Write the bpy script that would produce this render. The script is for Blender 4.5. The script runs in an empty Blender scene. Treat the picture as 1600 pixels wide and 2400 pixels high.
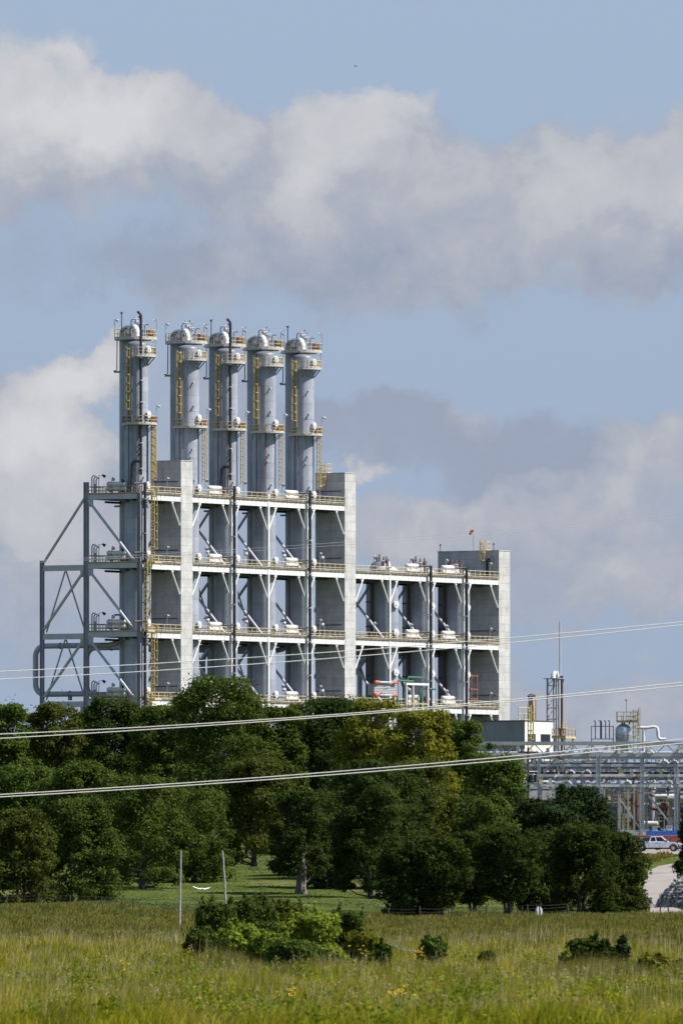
import bpy, math, random
import numpy as np
from mathutils import Vector, Matrix

# ------------------------------------------------------------------ camera, sky, sun, exposure
R = random.Random(7)
rng = np.random.default_rng(11)
F, HZ = 24600.0, 2060.0            # focal length and horizon row of the photograph, in its own pixels
SC = bpy.context.scene
COL = SC.collection
cam = bpy.data.cameras.new('camera'); cam_o = bpy.data.objects.new('camera', cam); COL.objects.link(cam_o)
cam.sensor_fit = 'VERTICAL'; cam.sensor_height = 36.0; cam.lens = F*36/2400
cam.shift_y = (HZ-1200)/2400; cam.clip_start = 1; cam.clip_end = 60000
cam_o.rotation_euler = (math.pi/2, 0, 0)
cam.dof.use_dof = True; cam.dof.focus_distance = 1500; cam.dof.aperture_fstop = 9
SC.camera = cam_o
EXPO = 0.68
SUN_AZ, SUN_EL = math.radians(98), math.radians(49)
SUN = Vector((math.sin(SUN_AZ)*math.cos(SUN_EL), math.cos(SUN_AZ)*math.cos(SUN_EL), math.sin(SUN_EL)))
sl = bpy.data.lights.new('sun', 'SUN'); sl.energy = 5.0; sl.angle = math.radians(0.53); sl.color = (1.0, 0.955, 0.88)
so = bpy.data.objects.new('sun', sl); COL.objects.link(so); so.rotation_euler = (-SUN).to_track_quat('-Z', 'Y').to_euler()
so.location = (60, 800, 300)
vs = SC.view_settings; SC.display_settings.display_device = 'sRGB'
vs.view_transform = 'Standard'; vs.look = 'None'; vs.exposure = EXPO; vs.gamma = 1.0; vs.use_curve_mapping = False

class NT:                                            # terse node builder
    def __init__(s, t): s.t = t; s.n = t.nodes; s.l = t.links
    def node(s, typ, **kw):
        n = s.n.new(typ)
        for k, v in kw.items(): setattr(n, k, v)
        return n
    def put(s, sock, v):
        if hasattr(v, 'is_linked') or isinstance(v, bpy.types.NodeSocket): s.l.new(v, sock)
        elif v is not None:
            if isinstance(v, tuple) and len(v) == 3 and len(sock.default_value) == 4: v = (*v, 1)
            sock.default_value = v
    def m(s, op, a, b=None, c=None, clamp=False):
        n = s.node('ShaderNodeMath', operation=op, use_clamp=clamp)
        for i, x in enumerate((a, b, c)):
            if x is not None: s.put(n.inputs[i], x)
        return n.outputs[0]
    def vm(s, op, a, b=None):
        n = s.node('ShaderNodeVectorMath', operation=op)
        s.put(n.inputs[0], a)
        if b is not None: s.put(n.inputs[1], b)
        return n.outputs['Value'] if op in ('LENGTH', 'DOT_PRODUCT') else n.outputs[0]
    def noise(s, vec, scale, detail=4, rough=0.5, dist=0.0, out=0):
        n = s.node('ShaderNodeTexNoise'); s.put(n.inputs['Vector'], vec)
        n.inputs['Scale'].default_value = scale; n.inputs['Detail'].default_value = detail
        n.inputs['Roughness'].default_value = rough; n.inputs['Distortion'].default_value = dist
        return n.outputs[out]
    def rng(s, v, a, b, c=0.0, d=1.0, smooth=True):
        n = s.node('ShaderNodeMapRange'); n.interpolation_type = 'SMOOTHSTEP' if smooth else 'LINEAR'
        s.put(n.inputs[0], v)
        for i, x in enumerate((a, b, c, d)): n.inputs[i+1].default_value = x
        return n.outputs[0]
    def mix(s, f, a, b, blend='MIX'):
        n = s.node('ShaderNodeMix', data_type='RGBA', blend_type=blend)
        s.put(n.inputs[0], f); s.put(n.inputs[6], a); s.put(n.inputs[7], b)
        return n.outputs[2]

def build_world():
    w = bpy.data.worlds.new('World'); SC.world = w; w.use_nodes = True
    t = NT(w.node_tree); t.n.clear()
    STR = 0.1; G = STR*2**EXPO                        # picture value -> world colour
    sky = t.node('ShaderNodeTexSky', sky_type='NISHITA', sun_disc=False, sun_elevation=SUN_EL, sun_rotation=SUN_AZ,
                 altitude=200, air_density=1.0, dust_density=0.25, ozone_density=2.0)
    co = t.node('ShaderNodeTexCoord').outputs['Generated']
    d = t.vm('NORMALIZE', co)
    sp = t.node('ShaderNodeSeparateXYZ'); t.l.new(d, sp.inputs[0])
    az = t.m('ARCTAN2', sp.outputs[0], sp.outputs[1]); el = t.m('ARCSINE', sp.outputs[2])
    # angular sky coordinates, a thousandth of the photograph's pixel pitch per unit
    px = t.m('MULTIPLY_ADD', az, F/1000, 0.8); py = t.m('MULTIPLY_ADD', el, -F/1000, HZ/1000)
    cb = t.node('ShaderNodeCombineXYZ'); t.l.new(px, cb.inputs[0]); t.l.new(py, cb.inputs[1]); P = cb.outputs[0]
    n1 = t.noise(P, 3.2, 10, 0.60, 0.35)
    warp = t.vm('SCALE', t.vm('SUBTRACT', t.noise(P, 4.6, 10, 0.58, 0.0, 1), (0.5, 0.5, 0.5)))
    warp.node.inputs['Scale'].default_value = 0.36
    Pw = t.vm('ADD', P, warp)
    blobs = [  # x, y, rx, ry, density, brightness: clouds where they stand over the plant
        (.05,.22,.36,.20,1.1,.75), (.33,.29,.30,.15,1.1,.55), (.10,.36,.60,.16,.8,.12), (.30,.44,.60,.09,.4,-.05),
        (.57,.36,.22,.13,.8,.05), (.80,.27,.19,.16,1.2,.62), (.80,.40,.26,.17,.9,.16), (.95,.20,.11,.08,.9,.40), (.70,.43,.10,.10,.5,.35),
        (1.50,.42,.36,.14,1.1,.40), (1.22,.48,.42,.16,1.0,.18), (1.0,.57,.8,.14,.8,.06), (.62,.66,.55,.10,.55,-.10),
        (1.55,.60,.4,.10,.6,-.05), (.10,.62,.4,.12,.25,-.2), (.11,.97,.22,.19,1.3,.85), (.24,.87,.16,.09,1.0,.6), (.02,1.14,.36,.17,1.1,.38),
        (.22,1.27,.34,.15,1.0,.16), (.15,1.55,.5,.10,.4,-.05), (.26,1.01,.10,.06,-.6,-.3), (.52,.97,.14,.2,.5,-.05), (.86,1.0,.26,.12,.9,-.30),
        (1.22,1.07,.24,.12,.95,-.32), (1.53,1.06,.22,.09,1.0,.22), (.95,1.23,.28,.09,1.0,.22), (1.26,1.28,.42,.10,.9,.05),
        (1.52,1.36,.22,.12,1.0,.20), (1.42,1.67,.3,.09,.8,.14), (.86,1.10,.06,.035,.8,.6), (.9,1.5,.6,.12,.5,-.12), (1.35,1.18,.30,.07,.8,.18), (1.5,1.52,.3,.06,.6,.1), (1.0,.95,.2,.06,.5,.05), (1.30,1.42,.40,.07,.6,.02), (1.05,1.62,.35,.08,.5,.02), (.25,1.42,.4,.08,.5,-.02),
        (1.25,.14,.8,.17,-.9,0), (.6,.08,.7,.13,-.9,0), (1.2,.85,.6,.12,-.7,0), (.12,.77,.3,.07,-.5,0), (1.4,1.5,.4,.08,-.5,0),
    ]
    den = t.m('MULTIPLY_ADD', n1, 1.5, -0.62); bri = t.m('MULTIPLY_ADD', t.noise(P, 6.5, 10, 0.60, 0.3), 0.8, -0.27)
    for (x, y, rx, ry, wd, wb) in blobs:
        q = t.vm('MULTIPLY', t.vm('SUBTRACT', Pw, (x, y, 0)), (1/rx, 1/ry, 0))
        b = t.rng(t.vm('LENGTH', q), 1.25, 0.25)
        den = t.m('MULTIPLY_ADD', b, wd*0.8, den)
        if wb: bri = t.m('MULTIPLY_ADD', b, wb*0.75, bri)
    mask = t.m('MULTIPLY', t.rng(den, 0.04, 0.84), t.rng(el, 0.20, 0.6, 0.93, 0.12))   # cumulus thin out overhead
    bc = t.m('MAXIMUM', t.m('MINIMUM', bri, 1.0), 0.0)
    lav = tuple(c/G for c in (0.325, 0.372, 0.478)); grey = tuple(c/G for c in (0.472, 0.487, 0.542)); whi = tuple(c/G for c in (0.675, 0.675, 0.685))
    cloud = t.mix(t.rng(bc, 0.0, 0.36, smooth=False), lav, grey)
    cloud = t.mix(t.rng(bc, 0.30, 0.95, smooth=False), cloud, whi)
    # the low sky's own colour: clean blue air between the clouds
    blue = t.mix(t.rng(el, -0.02, 0.09, smooth=False), tuple(c/G for c in (0.340, 0.420, 0.555)), tuple(c/G for c in (0.365, 0.472, 0.628)))
    low = t.rng(el, 0.08, 0.40, 1.0, 0.0)
    base = t.mix(low, sky.outputs[0], blue)
    bg = t.node('ShaderNodeBackground'); t.l.new(t.mix(mask, base, cloud), bg.inputs[0]); bg.inputs[1].default_value = STR
    out = t.node('ShaderNodeOutputWorld'); t.l.new(bg.outputs[0], out.inputs[0])
    w.cycles.sampling_method = 'MANUAL'; w.cycles.sample_map_resolution = 1024
build_world()

# ------------------------------------------------------------------ materials
M = {}
def mat(name, col, rough=0.6, metal=0.0, var=0.12, scale=1.5, var2=None, streak=0.0, objvar=0.0, spec=0.5, bump=0.0):
    m = bpy.data.materials.new(name); m.use_nodes = True; t = NT(m.node_tree)
    b = t.n['Principled BSDF']; b.inputs['Roughness'].default_value = rough; b.inputs['Metallic'].default_value = metal
    b.inputs['Specular IOR Level'].default_value = spec
    co = t.node('ShaderNodeNewGeometry').outputs['Position']
    n = t.noise(co, scale, 5, 0.6)
    c = t.mix(t.rng(n, 0.3, 0.7), tuple(x*(1-var) for x in col), tuple(min(1, x*(1+var)) for x in col))
    if var2:
        c = t.mix(t.rng(t.noise(co, var2[1], 4, 0.6), var2[2], var2[2]+0.15), c, var2[0])
    if streak:
        sv = t.vm('MULTIPLY', co, (1.1, 1.1, 0.05))
        f = t.rng(t.noise(sv, 1.0, 5, 0.65), 0.45, 0.72)
        c = t.mix(t.m('MULTIPLY', f, streak), c, tuple(x*0.45 for x in col))
    if objvar:
        oi = t.node('ShaderNodeObjectInfo')
        k = t.rng(oi.outputs['Random'], 0, 1, 1-objvar, 1+objvar, False)
        cc = t.node('ShaderNodeCombineColor')
        for i in range(3): t.l.new(k, cc.inputs[i])
        c = t.mix(1.0, c, cc.outputs[0], 'MULTIPLY')
    t.l.new(c, b.inputs['Base Color'])
    if bump:
        bn = t.node('ShaderNodeBump'); bn.inputs['Strength'].default_value = bump; bn.inputs['Distance'].default_value = 0.05
        t.l.new(t.noise(co, scale*6, 5, 0.6), bn.inputs['Height']); t.l.new(bn.outputs[0], b.inputs['Normal'])
    M[name] = m
    return m
mat('concrete', (.44,.432,.425), .85, var=.13, scale=.6, streak=.34, objvar=.07, spec=.2, bump=.3)
mat('concrete_seam', (.10,.095,.095), .9)
mat('white_steel', (.66,.655,.645), .5, var=.08, scale=.8, var2=((.48,.40,.33), 2.2, .66), streak=.2)
mat('grey_steel', (.275,.265,.31), .55, var=.10, scale=.5, streak=.15)
mat('light_steel', (.425,.415,.45), .5, var=.08, scale=.8, var2=((.42,.36,.32), 1.8, .66))
mat('cladding', (.302,.322,.378), .5, .0, var=.13, scale=.35, streak=.42, objvar=.085, var2=((.21,.18,.17), .9, .66))
mat('yellow_paint', (.41,.31,.125), .55, var=.14, scale=1.2, var2=((.40,.22,.09), 1.4, .60))
mat('pale_yellow', (.53,.44,.24), .55, var=.1, var2=((.42,.27,.12), 1.4, .58))
mat('black_pipe', (.018,.020,.030), .5, var=.3)
mat('dark_grating', (.06,.06,.07), .8, var=.2)
mat('rust', (.17,.075,.045), .8, var=.25, scale=2)
mat('brown_pipe', (.075,.045,.042), .7, var=.2)
mat('tray', (.32,.26,.19), .7, var=.3, scale=2, var2=((.55,.46,.28), 1.5, .52))
mat('brown_dark', (.075,.065,.06), .85, var=.3, scale=.6)
mat('dome_grey', (.15,.16,.185), .5, .0, var=.15, scale=.8)
mat('white_drum', (.63,.62,.605), .45, var=.04)
mat('navy_pipe', (.055,.075,.14), .5, var=.2)
mat('blue_grey', (.28,.33,.43), .5, var=.1)
mat('duct', (.36,.355,.405), .5, .1, var=.1, scale=.5)
mat('green_paint', (.035,.13,.07), .5)
mat('orange_paint', (.62,.13,.05), .5, var=.1)
mat('container_orange', (.42,.13,.07), .6, var=.15)
mat('blue_tarp', (.02,.12,.50), .5, var=.15)
mat('silver', (.46,.47,.49), .30, .55, var=.05)
mat('lamp_glass', (.75,.76,.78), .2)
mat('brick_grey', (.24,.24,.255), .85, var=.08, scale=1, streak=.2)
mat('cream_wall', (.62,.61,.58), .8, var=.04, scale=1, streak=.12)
mat('wire', (.80,.77,.70), .45, var=.03)
mat('thin_wire', (.55,.55,.56), .45, var=.03)
mat('bark', (.085,.070,.058), .9, var=.3, scale=3)
mat('pale_bark', (.14,.125,.11), .9, var=.3, scale=4)
mat('pole_wood', (.30,.28,.26), .9, var=.25, scale=5)
mat('old_wood', (.05,.043,.038), .9, var=.3, scale=4)
mat('road', (.27,.242,.215), .95, var=.12, scale=.4, var2=((.21,.185,.165), .22, .52), spec=.1, bump=.2)
mat('tarmac', (.25,.228,.21), .95, var=.08, scale=.3, spec=.1)
mat('stone', (.20,.195,.19), .9, var=.3, scale=3, objvar=.45)
mat('rubble_soil', (.13,.125,.12), .95, var=.2)
mat('car_white', (.80,.80,.80), .25, var=.01)
mat('car_dark', (.035,.04,.055), .2, var=.01)
mat('car_blue', (.06,.08,.13), .2, var=.01)
mat('car_red', (.22,.018,.028), .2, var=.01)
mat('glass_dark', (.012,.014,.018), .08, var=.01)
mat('tyre', (.02,.02,.02), .85)
mat('feather_white', (.82,.81,.78), .8, var=.03)
mat('feather_dark', (.03,.03,.035), .8)
mat('petal_yellow', (.75,.45,.02), .7)
mat('petal_white', (.60,.64,.55), .8)
mat('stump_wood', (.52,.51,.53), .9, var=.2, scale=9)

def leaf_mat(name, c1, c2, tr=.28):
    m = bpy.data.materials.new(name); m.use_nodes = True; t = NT(m.node_tree); t.n.clear()
    g = t.node('ShaderNodeNewGeometry')
    k = t.m('ADD', t.m('MULTIPLY', g.outputs['Random Per Island'], .35), t.m('MULTIPLY', t.noise(g.outputs['Position'], .45, 4), .7))
    c = t.mix(t.rng(k, .2, .8, smooth=False), c1, c2)
    d = t.node('ShaderNodeBsdfDiffuse'); tl = t.node('ShaderNodeBsdfTranslucent'); mx = t.node('ShaderNodeMixShader')
    t.l.new(c, d.inputs[0]); t.l.new(t.mix(.5, c, tuple(min(1, x*1.3) for x in c2)), tl.inputs[0]); mx.inputs[0].default_value = tr
    t.l.new(d.outputs[0], mx.inputs[1]); t.l.new(tl.outputs[0], mx.inputs[2])
    o = t.node('ShaderNodeOutputMaterial'); t.l.new(mx.outputs[0], o.inputs[0]); M[name] = m
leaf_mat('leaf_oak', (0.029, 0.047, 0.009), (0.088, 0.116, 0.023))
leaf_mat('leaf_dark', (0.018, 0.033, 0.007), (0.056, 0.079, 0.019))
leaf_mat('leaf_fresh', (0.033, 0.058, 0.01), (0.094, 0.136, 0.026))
leaf_mat('leaf_olive', (.045,.054,.014), (.115,.115,.030))
leaf_mat('leaf_gold', (0.074, 0.086, 0.01), (0.195, 0.19, 0.025))
leaf_mat('leaf_cedar', (0.012, 0.024, 0.008), (0.035, 0.053, 0.018), .1)
leaf_mat('leaf_bush', (0.015, 0.026, 0.006), (0.054, 0.07, 0.015))
leaf_mat('leaf_lime', (0.085, 0.122, 0.014), (0.225, 0.275, 0.036))
leaf_mat('leaf_weed', (.12,.15,.09), (.30,.34,.24))
leaf_mat('grass_straw', (.26,.20,.10), (.46,.38,.21), .3)
leaf_mat('grass_lawn', (.070,.105,.025), (.150,.170,.060), .3)

def grass_mat(name, cols, tr=.35, ps=.16):
    m = bpy.data.materials.new(name); m.use_nodes = True; t = NT(m.node_tree); t.n.clear()
    g = t.node('ShaderNodeNewGeometry')
    big = t.rng(t.noise(t.vm('MULTIPLY', g.outputs['Position'], (1, .12, 0)), ps*3, 4, .6), .3, .7, smooth=False)
    k = t.m('ADD', t.m('MULTIPLY', g.outputs['Random Per Island'], .42), t.m('MULTIPLY', big, .58))
    r = t.node('ShaderNodeValToRGB'); t.l.new(k, r.inputs[0]); e = r.color_ramp.elements
    e[0].position = .12; e[0].color = (*cols[0], 1); e[1].position = .9; e[1].color = (*cols[-1], 1)
    for i, c in enumerate(cols[1:-1]): x = e.new(.12+.78*(i+1)/(len(cols)-1)); x.color = (*c, 1)
    d = t.node('ShaderNodeBsdfDiffuse'); tl = t.node('ShaderNodeBsdfTranslucent'); mx = t.node('ShaderNodeMixShader')
    t.l.new(r.outputs[0], d.inputs[0]); t.l.new(r.outputs[0], tl.inputs[0]); mx.inputs[0].default_value = tr
    t.l.new(d.outputs[0], mx.inputs[1]); t.l.new(tl.outputs[0], mx.inputs[2])
    o = t.node('ShaderNodeOutputMaterial'); t.l.new(mx.outputs[0], o.inputs[0]); M[name] = m
grass_mat('grass_near', [(.075,.095,.006), (.200,.198,.011), (.320,.282,.025), (.390,.305,.085)])
grass_mat('grass_green', [(.050,.086,.005), (.152,.182,.011), (.280,.280,.026)])
grass_mat('grass_far', [(.078,.092,.015), (.160,.148,.032), (.250,.200,.065)])
def ground_mat():
    m = bpy.data.materials.new('meadow_ground'); m.use_nodes = True; t = NT(m.node_tree); b = t.n['Principled BSDF']
    b.inputs['Roughness'].default_value = 1; b.inputs['Specular IOR Level'].default_value = 0
    co = t.node('ShaderNodeNewGeometry').outputs['Position']
    sp = t.node('ShaderNodeSeparateXYZ'); t.l.new(co, sp.inputs[0])
    a = t.mix(t.rng(t.noise(co, .12, 6, .6), .35, .65), (.105,.125,.022), (.18,.165,.050))
    l = t.mix(t.rng(t.noise(co, .06, 6, .6), .35, .65), (.070,.110,.022), (.130,.150,.045))
    l = t.mix(t.rng(t.noise(t.vm('MULTIPLY', co, (.10,.03,0)), 1.0, 4), .56, .66), l, (.20,.175,.085))
    c = t.mix(t.rng(sp.outputs[1], 575, 600), a, l)
    c = t.mix(t.rng(t.noise(co, 3, 6, .7), .3, .7), t.mix(.75, c, (.04,.05,.012)), c)
    t.l.new(c, b.inputs['Base Color'])
    bn = t.node('ShaderNodeBump'); bn.inputs['Strength'].default_value = .8; bn.inputs['Distance'].default_value = .3
    t.l.new(t.noise(co, 2.5, 6, .7), bn.inputs['Height']); t.l.new(bn.outputs[0], b.inputs['Normal']); M['ground'] = m
ground_mat()

# ------------------------------------------------------------------ mesh and object helpers
class MB:
    def __init__(s): s.v = []; s.f = []
    def add(s, vs, fs):
        o = len(s.v); s.v += [tuple(v) for v in vs]; s.f += [tuple(i+o for i in f) for f in fs]; return s
    def box(s, x0, x1, y0, y1, z0, z1):
        return s.add([(x0,y0,z0),(x1,y0,z0),(x1,y1,z0),(x0,y1,z0),(x0,y0,z1),(x1,y0,z1),(x1,y1,z1),(x0,y1,z1)],
                     [(0,3,2,1),(4,5,6,7),(0,1,5,4),(1,2,6,5),(2,3,7,6),(3,0,4,7)])
    def frame(s, d):
        d = d.normalized(); up = Vector((0,0,1)) if abs(d.z) < .95 else Vector((0,1,0))
        a = d.cross(up).normalized(); return a, a.cross(d).normalized()
    def beam(s, p, q, w, h):
        p, q = Vector(p), Vector(q); a, b = s.frame(q-p); a *= w/2; b *= h/2
        return s.add([p-a-b,p+a-b,p+a+b,p-a+b,q-a-b,q+a-b,q+a+b,q-a+b],
                     [(0,1,2,3),(4,7,6,5),(0,4,5,1),(1,5,6,2),(2,6,7,3),(3,7,4,0)])
    def tube(s, p, q, r, n=8, r2=None, cap=True):
        p, q = Vector(p), Vector(q); a, b = s.frame(q-p); r2 = r if r2 is None else r2
        vs = []
        for c, rr in ((p, r), (q, r2)):
            vs += [c+a*(rr*math.cos(2*math.pi*i/n))+b*(rr*math.sin(2*math.pi*i/n)) for i in range(n)]
        fs = [(i, (i+1) % n, n+(i+1) % n, n+i) for i in range(n)]
        if cap: fs += [tuple(range(n-1, -1, -1)), tuple(range(n, 2*n))]
        return s.add(vs, fs)
    def path(s, pts, r, n=6, cap=True):
        pts = [Vector(p) for p in pts]; k = len(pts); rr = r if isinstance(r, (list, tuple)) else [r]*k
        vs = []; a = None
        for i, p in enumerate(pts):
            d = (pts[min(i+1, k-1)]-pts[max(i-1, 0)]).normalized()
            if a is None: a, b = s.frame(d)
            else:
                a = (a-d*a.dot(d)).normalized()
            b = d.cross(a).normalized()
            vs += [p+a*(rr[i]*math.cos(2*math.pi*j/n))+b*(rr[i]*math.sin(2*math.pi*j/n)) for j in range(n)]
        fs = [(i*n+j, i*n+(j+1) % n, (i+1)*n+(j+1) % n, (i+1)*n+j) for i in range(k-1) for j in range(n)]
        if cap: fs += [tuple(range(n-1, -1, -1)), tuple(range((k-1)*n, k*n))]
        return s.add(vs, fs)
    def lathe(s, prof, c=(0,0,0), n=20):
        vs = [(c[0]+r*math.cos(2*math.pi*j/n), c[1]+r*math.sin(2*math.pi*j/n), c[2]+z) for r, z in prof for j in range(n)]
        k = len(prof)
        fs = [(i*n+j, i*n+(j+1) % n, (i+1)*n+(j+1) % n, (i+1)*n+j) for i in range(k-1) for j in range(n)]
        fs += [tuple(range(n-1, -1, -1)), tuple(range((k-1)*n, k*n))]
        return s.add(vs, fs)
    def prism(s, poly, y0, y1):                       # polygon in x,z pushed along y
        n = len(poly)
        return s.add([(x, y0, z) for x, z in poly]+[(x, y1, z) for x, z in poly],
                     [tuple(range(n)), tuple(range(2*n-1, n-1, -1))]+[(i, n+i, n+(i+1) % n, (i+1) % n) for i in range(n)])
    def slab(s, poly, z0, z1):
        n = len(poly)
        return s.add([(x, y, z0) for x, y in poly]+[(x, y, z1) for x, y in poly],
                     [tuple(range(n-1, -1, -1)), tuple(range(n, 2*n))]+[(i, (i+1) % n, n+(i+1) % n, n+i) for i in range(n)])
    def rail(s, pts, h=1.15, gap=1.5, r=.045, toe=True, close=False):
        pts = [Vector(p) for p in pts]
        if close: pts = pts+[pts[0]]
        for p, q in zip(pts, pts[1:]):
            k = max(1, round((q-p).length/gap)); up = Vector((0,0,1))
            for z, rr in ((h, r), (h*.52, r*.8)): s.beam(p+up*z, q+up*z, rr*1.8, rr*1.8)
            for i in range(k+1):
                a = p.lerp(q, i/k); s.beam(a, a+up*h, r*1.7, r*1.7)
            if toe: s.beam(p+up*.09, q+up*.09, .03, .16)
        return s
    def ladder(s, p, q, out, w=.5, cage=True, r=.04, start=2.2):
        p, q, out = Vector(p), Vector(q), Vector(out).normalized(); d = (q-p).normalized(); a = d.cross(out).normalized()
        for e in (-1, 1): s.beam(p+a*(e*w/2), q+a*(e*w/2), r*1.6, r*1.6)
        L = (q-p).length; k = int(L/.45)
        for i in range(k): c = p+d*(i*.45+.2); s.beam(c-a*(w/2), c+a*(w/2), r, r)
        if cage and L > 3:
            ring = [(math.cos(t)*.42*a+(math.sin(t)*.62+.08)*out) for t in [math.pi*j/6 for j in range(7)]]
            zz = start
            while zz < L:
                for u, w_ in zip(ring, ring[1:]): s.beam(p+d*zz+u, p+d*zz+w_, r*1.2, r*2.2)
                zz += 1.35
            for j in (1, 3, 5): s.beam(p+d*start+ring[j], q+ring[j], r*1.2, r*1.2)
        return s
    def mesh(s, name, smooth=False):
        me = bpy.data.meshes.new(name); me.from_pydata(s.v, [], s.f); me.update()
        if smooth:
            me.polygons.foreach_set('use_smooth', [True]*len(me.polygons)); me.set_sharp_from_angle(angle=math.radians(40))
        return me
    def build(s, name, m, parent=None, smooth=False, loc=(0,0,0), rz=0):
        return obj(name, s.mesh(name, smooth), m, parent, loc, rz)

def obj(name, me, m, parent=None, loc=(0,0,0), rz=0, scale=None):
    if m is not None and not me.materials: me.materials.append(M[m])
    o = bpy.data.objects.new(name, me); COL.objects.link(o); o.location = loc; o.rotation_euler = (0, 0, rz)
    if scale: o.scale = scale
    if parent: o.parent = parent; CH.setdefault(parent.name, []).append(o)
    return o
def tag(o, label=None, cat=None, group=None, kind=None):
    for k, v in (('label', label), ('category', cat), ('group', group), ('kind', kind)):
        if v: o[k] = v
    return o
def thing(name, label, cat, loc=(0,0,0), rz=0, group=None):
    o = bpy.data.objects.new(name, None); COL.objects.link(o); o.location = loc; o.rotation_euler = (0, 0, rz)
    o.empty_display_size = .5
    return tag(o, label, cat, group)
def copy_tree(o, parent=None, skip=()):
    c = o.copy(); COL.objects.link(c); c.parent = parent
    if parent: CH.setdefault(parent.name, []).append(c)
    for ch in list(CH.get(o.name, [])):
        if ch.name.split('.')[0] not in skip: copy_tree(ch, c)
    return c
CH = {}                                               # children by parent name

def at(px, py, Y): return Vector(((px-800)/F*Y, Y, (HZ-py)/F*Y))

# ------------------------------------------------------------------ terrain
_TY = [-6000, 150, 230, 320, 420, 560, 650, 790, 850, 900, 1000, 1060, 1170, 1250, 1400, 1640, 2600, 9000, 30000]
_TZ = [-3.4, -3.1, -3.02, -2.98, -2.66, -2.12, -2.0, -1.52, .38, 1.05, 1.95, 2.35, 3.0, 3.7, 5.5, 7.0, 6.0, -30, -160]
def terrain(x, y):
    i = 0
    while i < len(_TY)-2 and y > _TY[i+1]: i += 1
    f = max(0, min(1, (y-_TY[i])/(_TY[i+1]-_TY[i]))); z = _TZ[i]+(_TZ[i+1]-_TZ[i])*f
    if 150 < y < 1000:
        k = max(0, 1-abs(y-590)/260)
        z += .55*k*max(0, min(1, (-x-3)/12)) + .12*k*max(0, min(1, (x-10)/8))
        z += .10*math.sin(x*.21+y*.031)*math.sin(y*.045+1) + .06*math.sin(x*.5+2)*math.sin(y*.09)
    return z
def ground_at(px, py):
    y0 = 180.0
    while y0 < 2500:
        p = at(px, py, y0)
        if p.z < terrain(p.x, y0): break
        y0 += 2
    return at(px, py, y0)
def on_ground(px, Y):
    x = (px-800)/F*Y
    return Vector((x, Y, terrain(x, Y)))

def build_ground():
    ys = [-6000, -2000, -500, 0, 80]+list(range(140, 780, 7))+list(range(780, 910, 5))+list(range(910, 1300, 14))+list(range(1300, 1800, 40))+[1900, 2300, 3000, 4500, 7000, 12000, 20000, 30000]
    xs = [-20000, -8000, -3000, -1200, -500, -220, -120]+[-80+4*i for i in range(41)]+[120, 220, 500, 1200, 3000, 8000, 20000]
    v = [(x, y, terrain(x, y)) for y in ys for x in xs]; n = len(xs)
    f = [(j*n+i, j*n+i+1, (j+1)*n+i+1, (j+1)*n+i) for j in range(len(ys)-1) for i in range(n-1)]
    o = MB().add(v, f).build('ground', 'ground', smooth=True)
    tag(o, 'rough green and tan meadow rising to a mown lawn', 'ground', kind='structure')
build_ground()
def drape(name, m, left, right, dz, label, cat, nx=10):
    v = []; f = []
    for a, b in zip(left, right):
        for i in range(nx+1):
            x, y = a[0]+(b[0]-a[0])*i/nx, a[1]+(b[1]-a[1])*i/nx; v.append((x, y, terrain(x, y)+dz))
    for j in range(len(left)-1):
        for i in range(nx): k = j*(nx+1)+i; f.append((k, k+1, k+nx+2, k+nx+1))
    return tag(MB().add(v, f).build(name, m, smooth=True), label, cat, kind='structure')
def dense(pts, k=6):
    out = []
    for a, b in zip(pts, pts[1:]): out += [tuple(a[j]+(b[j]-a[j])*i/k for j in range(2)) for i in range(k)]
    return out+[tuple(pts[-1][:2])]
_rl = [(1480,2146),(1484,2140),(1488,2128),(1504,2098),(1508,2072),(1516,2050),(1540,2034),(1580,2026),(1640,2019),(1720,2016)]
_rr = [(1650,2148),(1615,2146),(1580,2132),(1560,2108),(1560,2094),(1578,2074),(1615,2056),(1650,2050),(1700,2042),(1760,2036)]
drape('road', 'road', dense([ground_at(*p)[:2] for p in _rl]), dense([ground_at(*p)[:2] for p in _rr]), .12,
      'pale gravel road curving uphill past the rubble bank', 'road')
drape('car_park', 'tarmac', dense([(30.5,1052),(31,1085),(28,1140),(26,1215),(26,1300)]), dense([(90,1040),(90,1085),(90,1140),(90,1215),(90,1300)]), .10,
      'pale gravel parking ground below the pipe rack', 'parking')

# ------------------------------------------------------------------ the plant: u runs along the sunlit front, v into its depth
TH = math.radians(58); CT, ST = math.cos(TH), math.sin(TH)
Y0, ZP = 1640.0, 7.0
X0 = (328-800)/F*Y0
def U(px, v=0.0):
    t = (px-800)/F
    return (t*(Y0+v*CT)-X0+v*ST)/(CT-t*ST)
def uv(u, v, z=0.0): return Vector((X0+u*CT-v*ST, Y0+u*ST+v*CT, ZP+z))
def hz(py, u, v): return (HZ-py)/F*(Y0+u*ST+v*CT)-ZP      # height above the plant's ground of a row at that spot
def pthing(name, label, cat, u, v, z=0.0, group=None): return thing(name, label, cat, uv(u, v, z), TH, group)
ORD = ['first', 'second', 'third', 'fourth', 'fifth']
DZ = {1: 53.3, 2: 42.5, 3: 31.75, 4: 21.1, 5: 10.4}
P1, P2, P3 = U(540), U(627.5), U(717)
T1 = (U(422), U(449.5)); T2 = (U(805.5), U(831)); T3 = (U(1166), U(1192))
Q1, Q2, Q3 = U(911.5), U(1000), U(1083.7)
VC = 2.6
CU = [U(p, VC) for p in (320.4, 439.2, 529.6, 619.2, 708.5)]
WU = [U(p, VC) for p in (905, 990, 1072.6)]
RGT, FWD = Vector((CT, -ST, 0)), Vector((-ST, -CT, 0))     # picture-right and towards the viewer, in u,v

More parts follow.
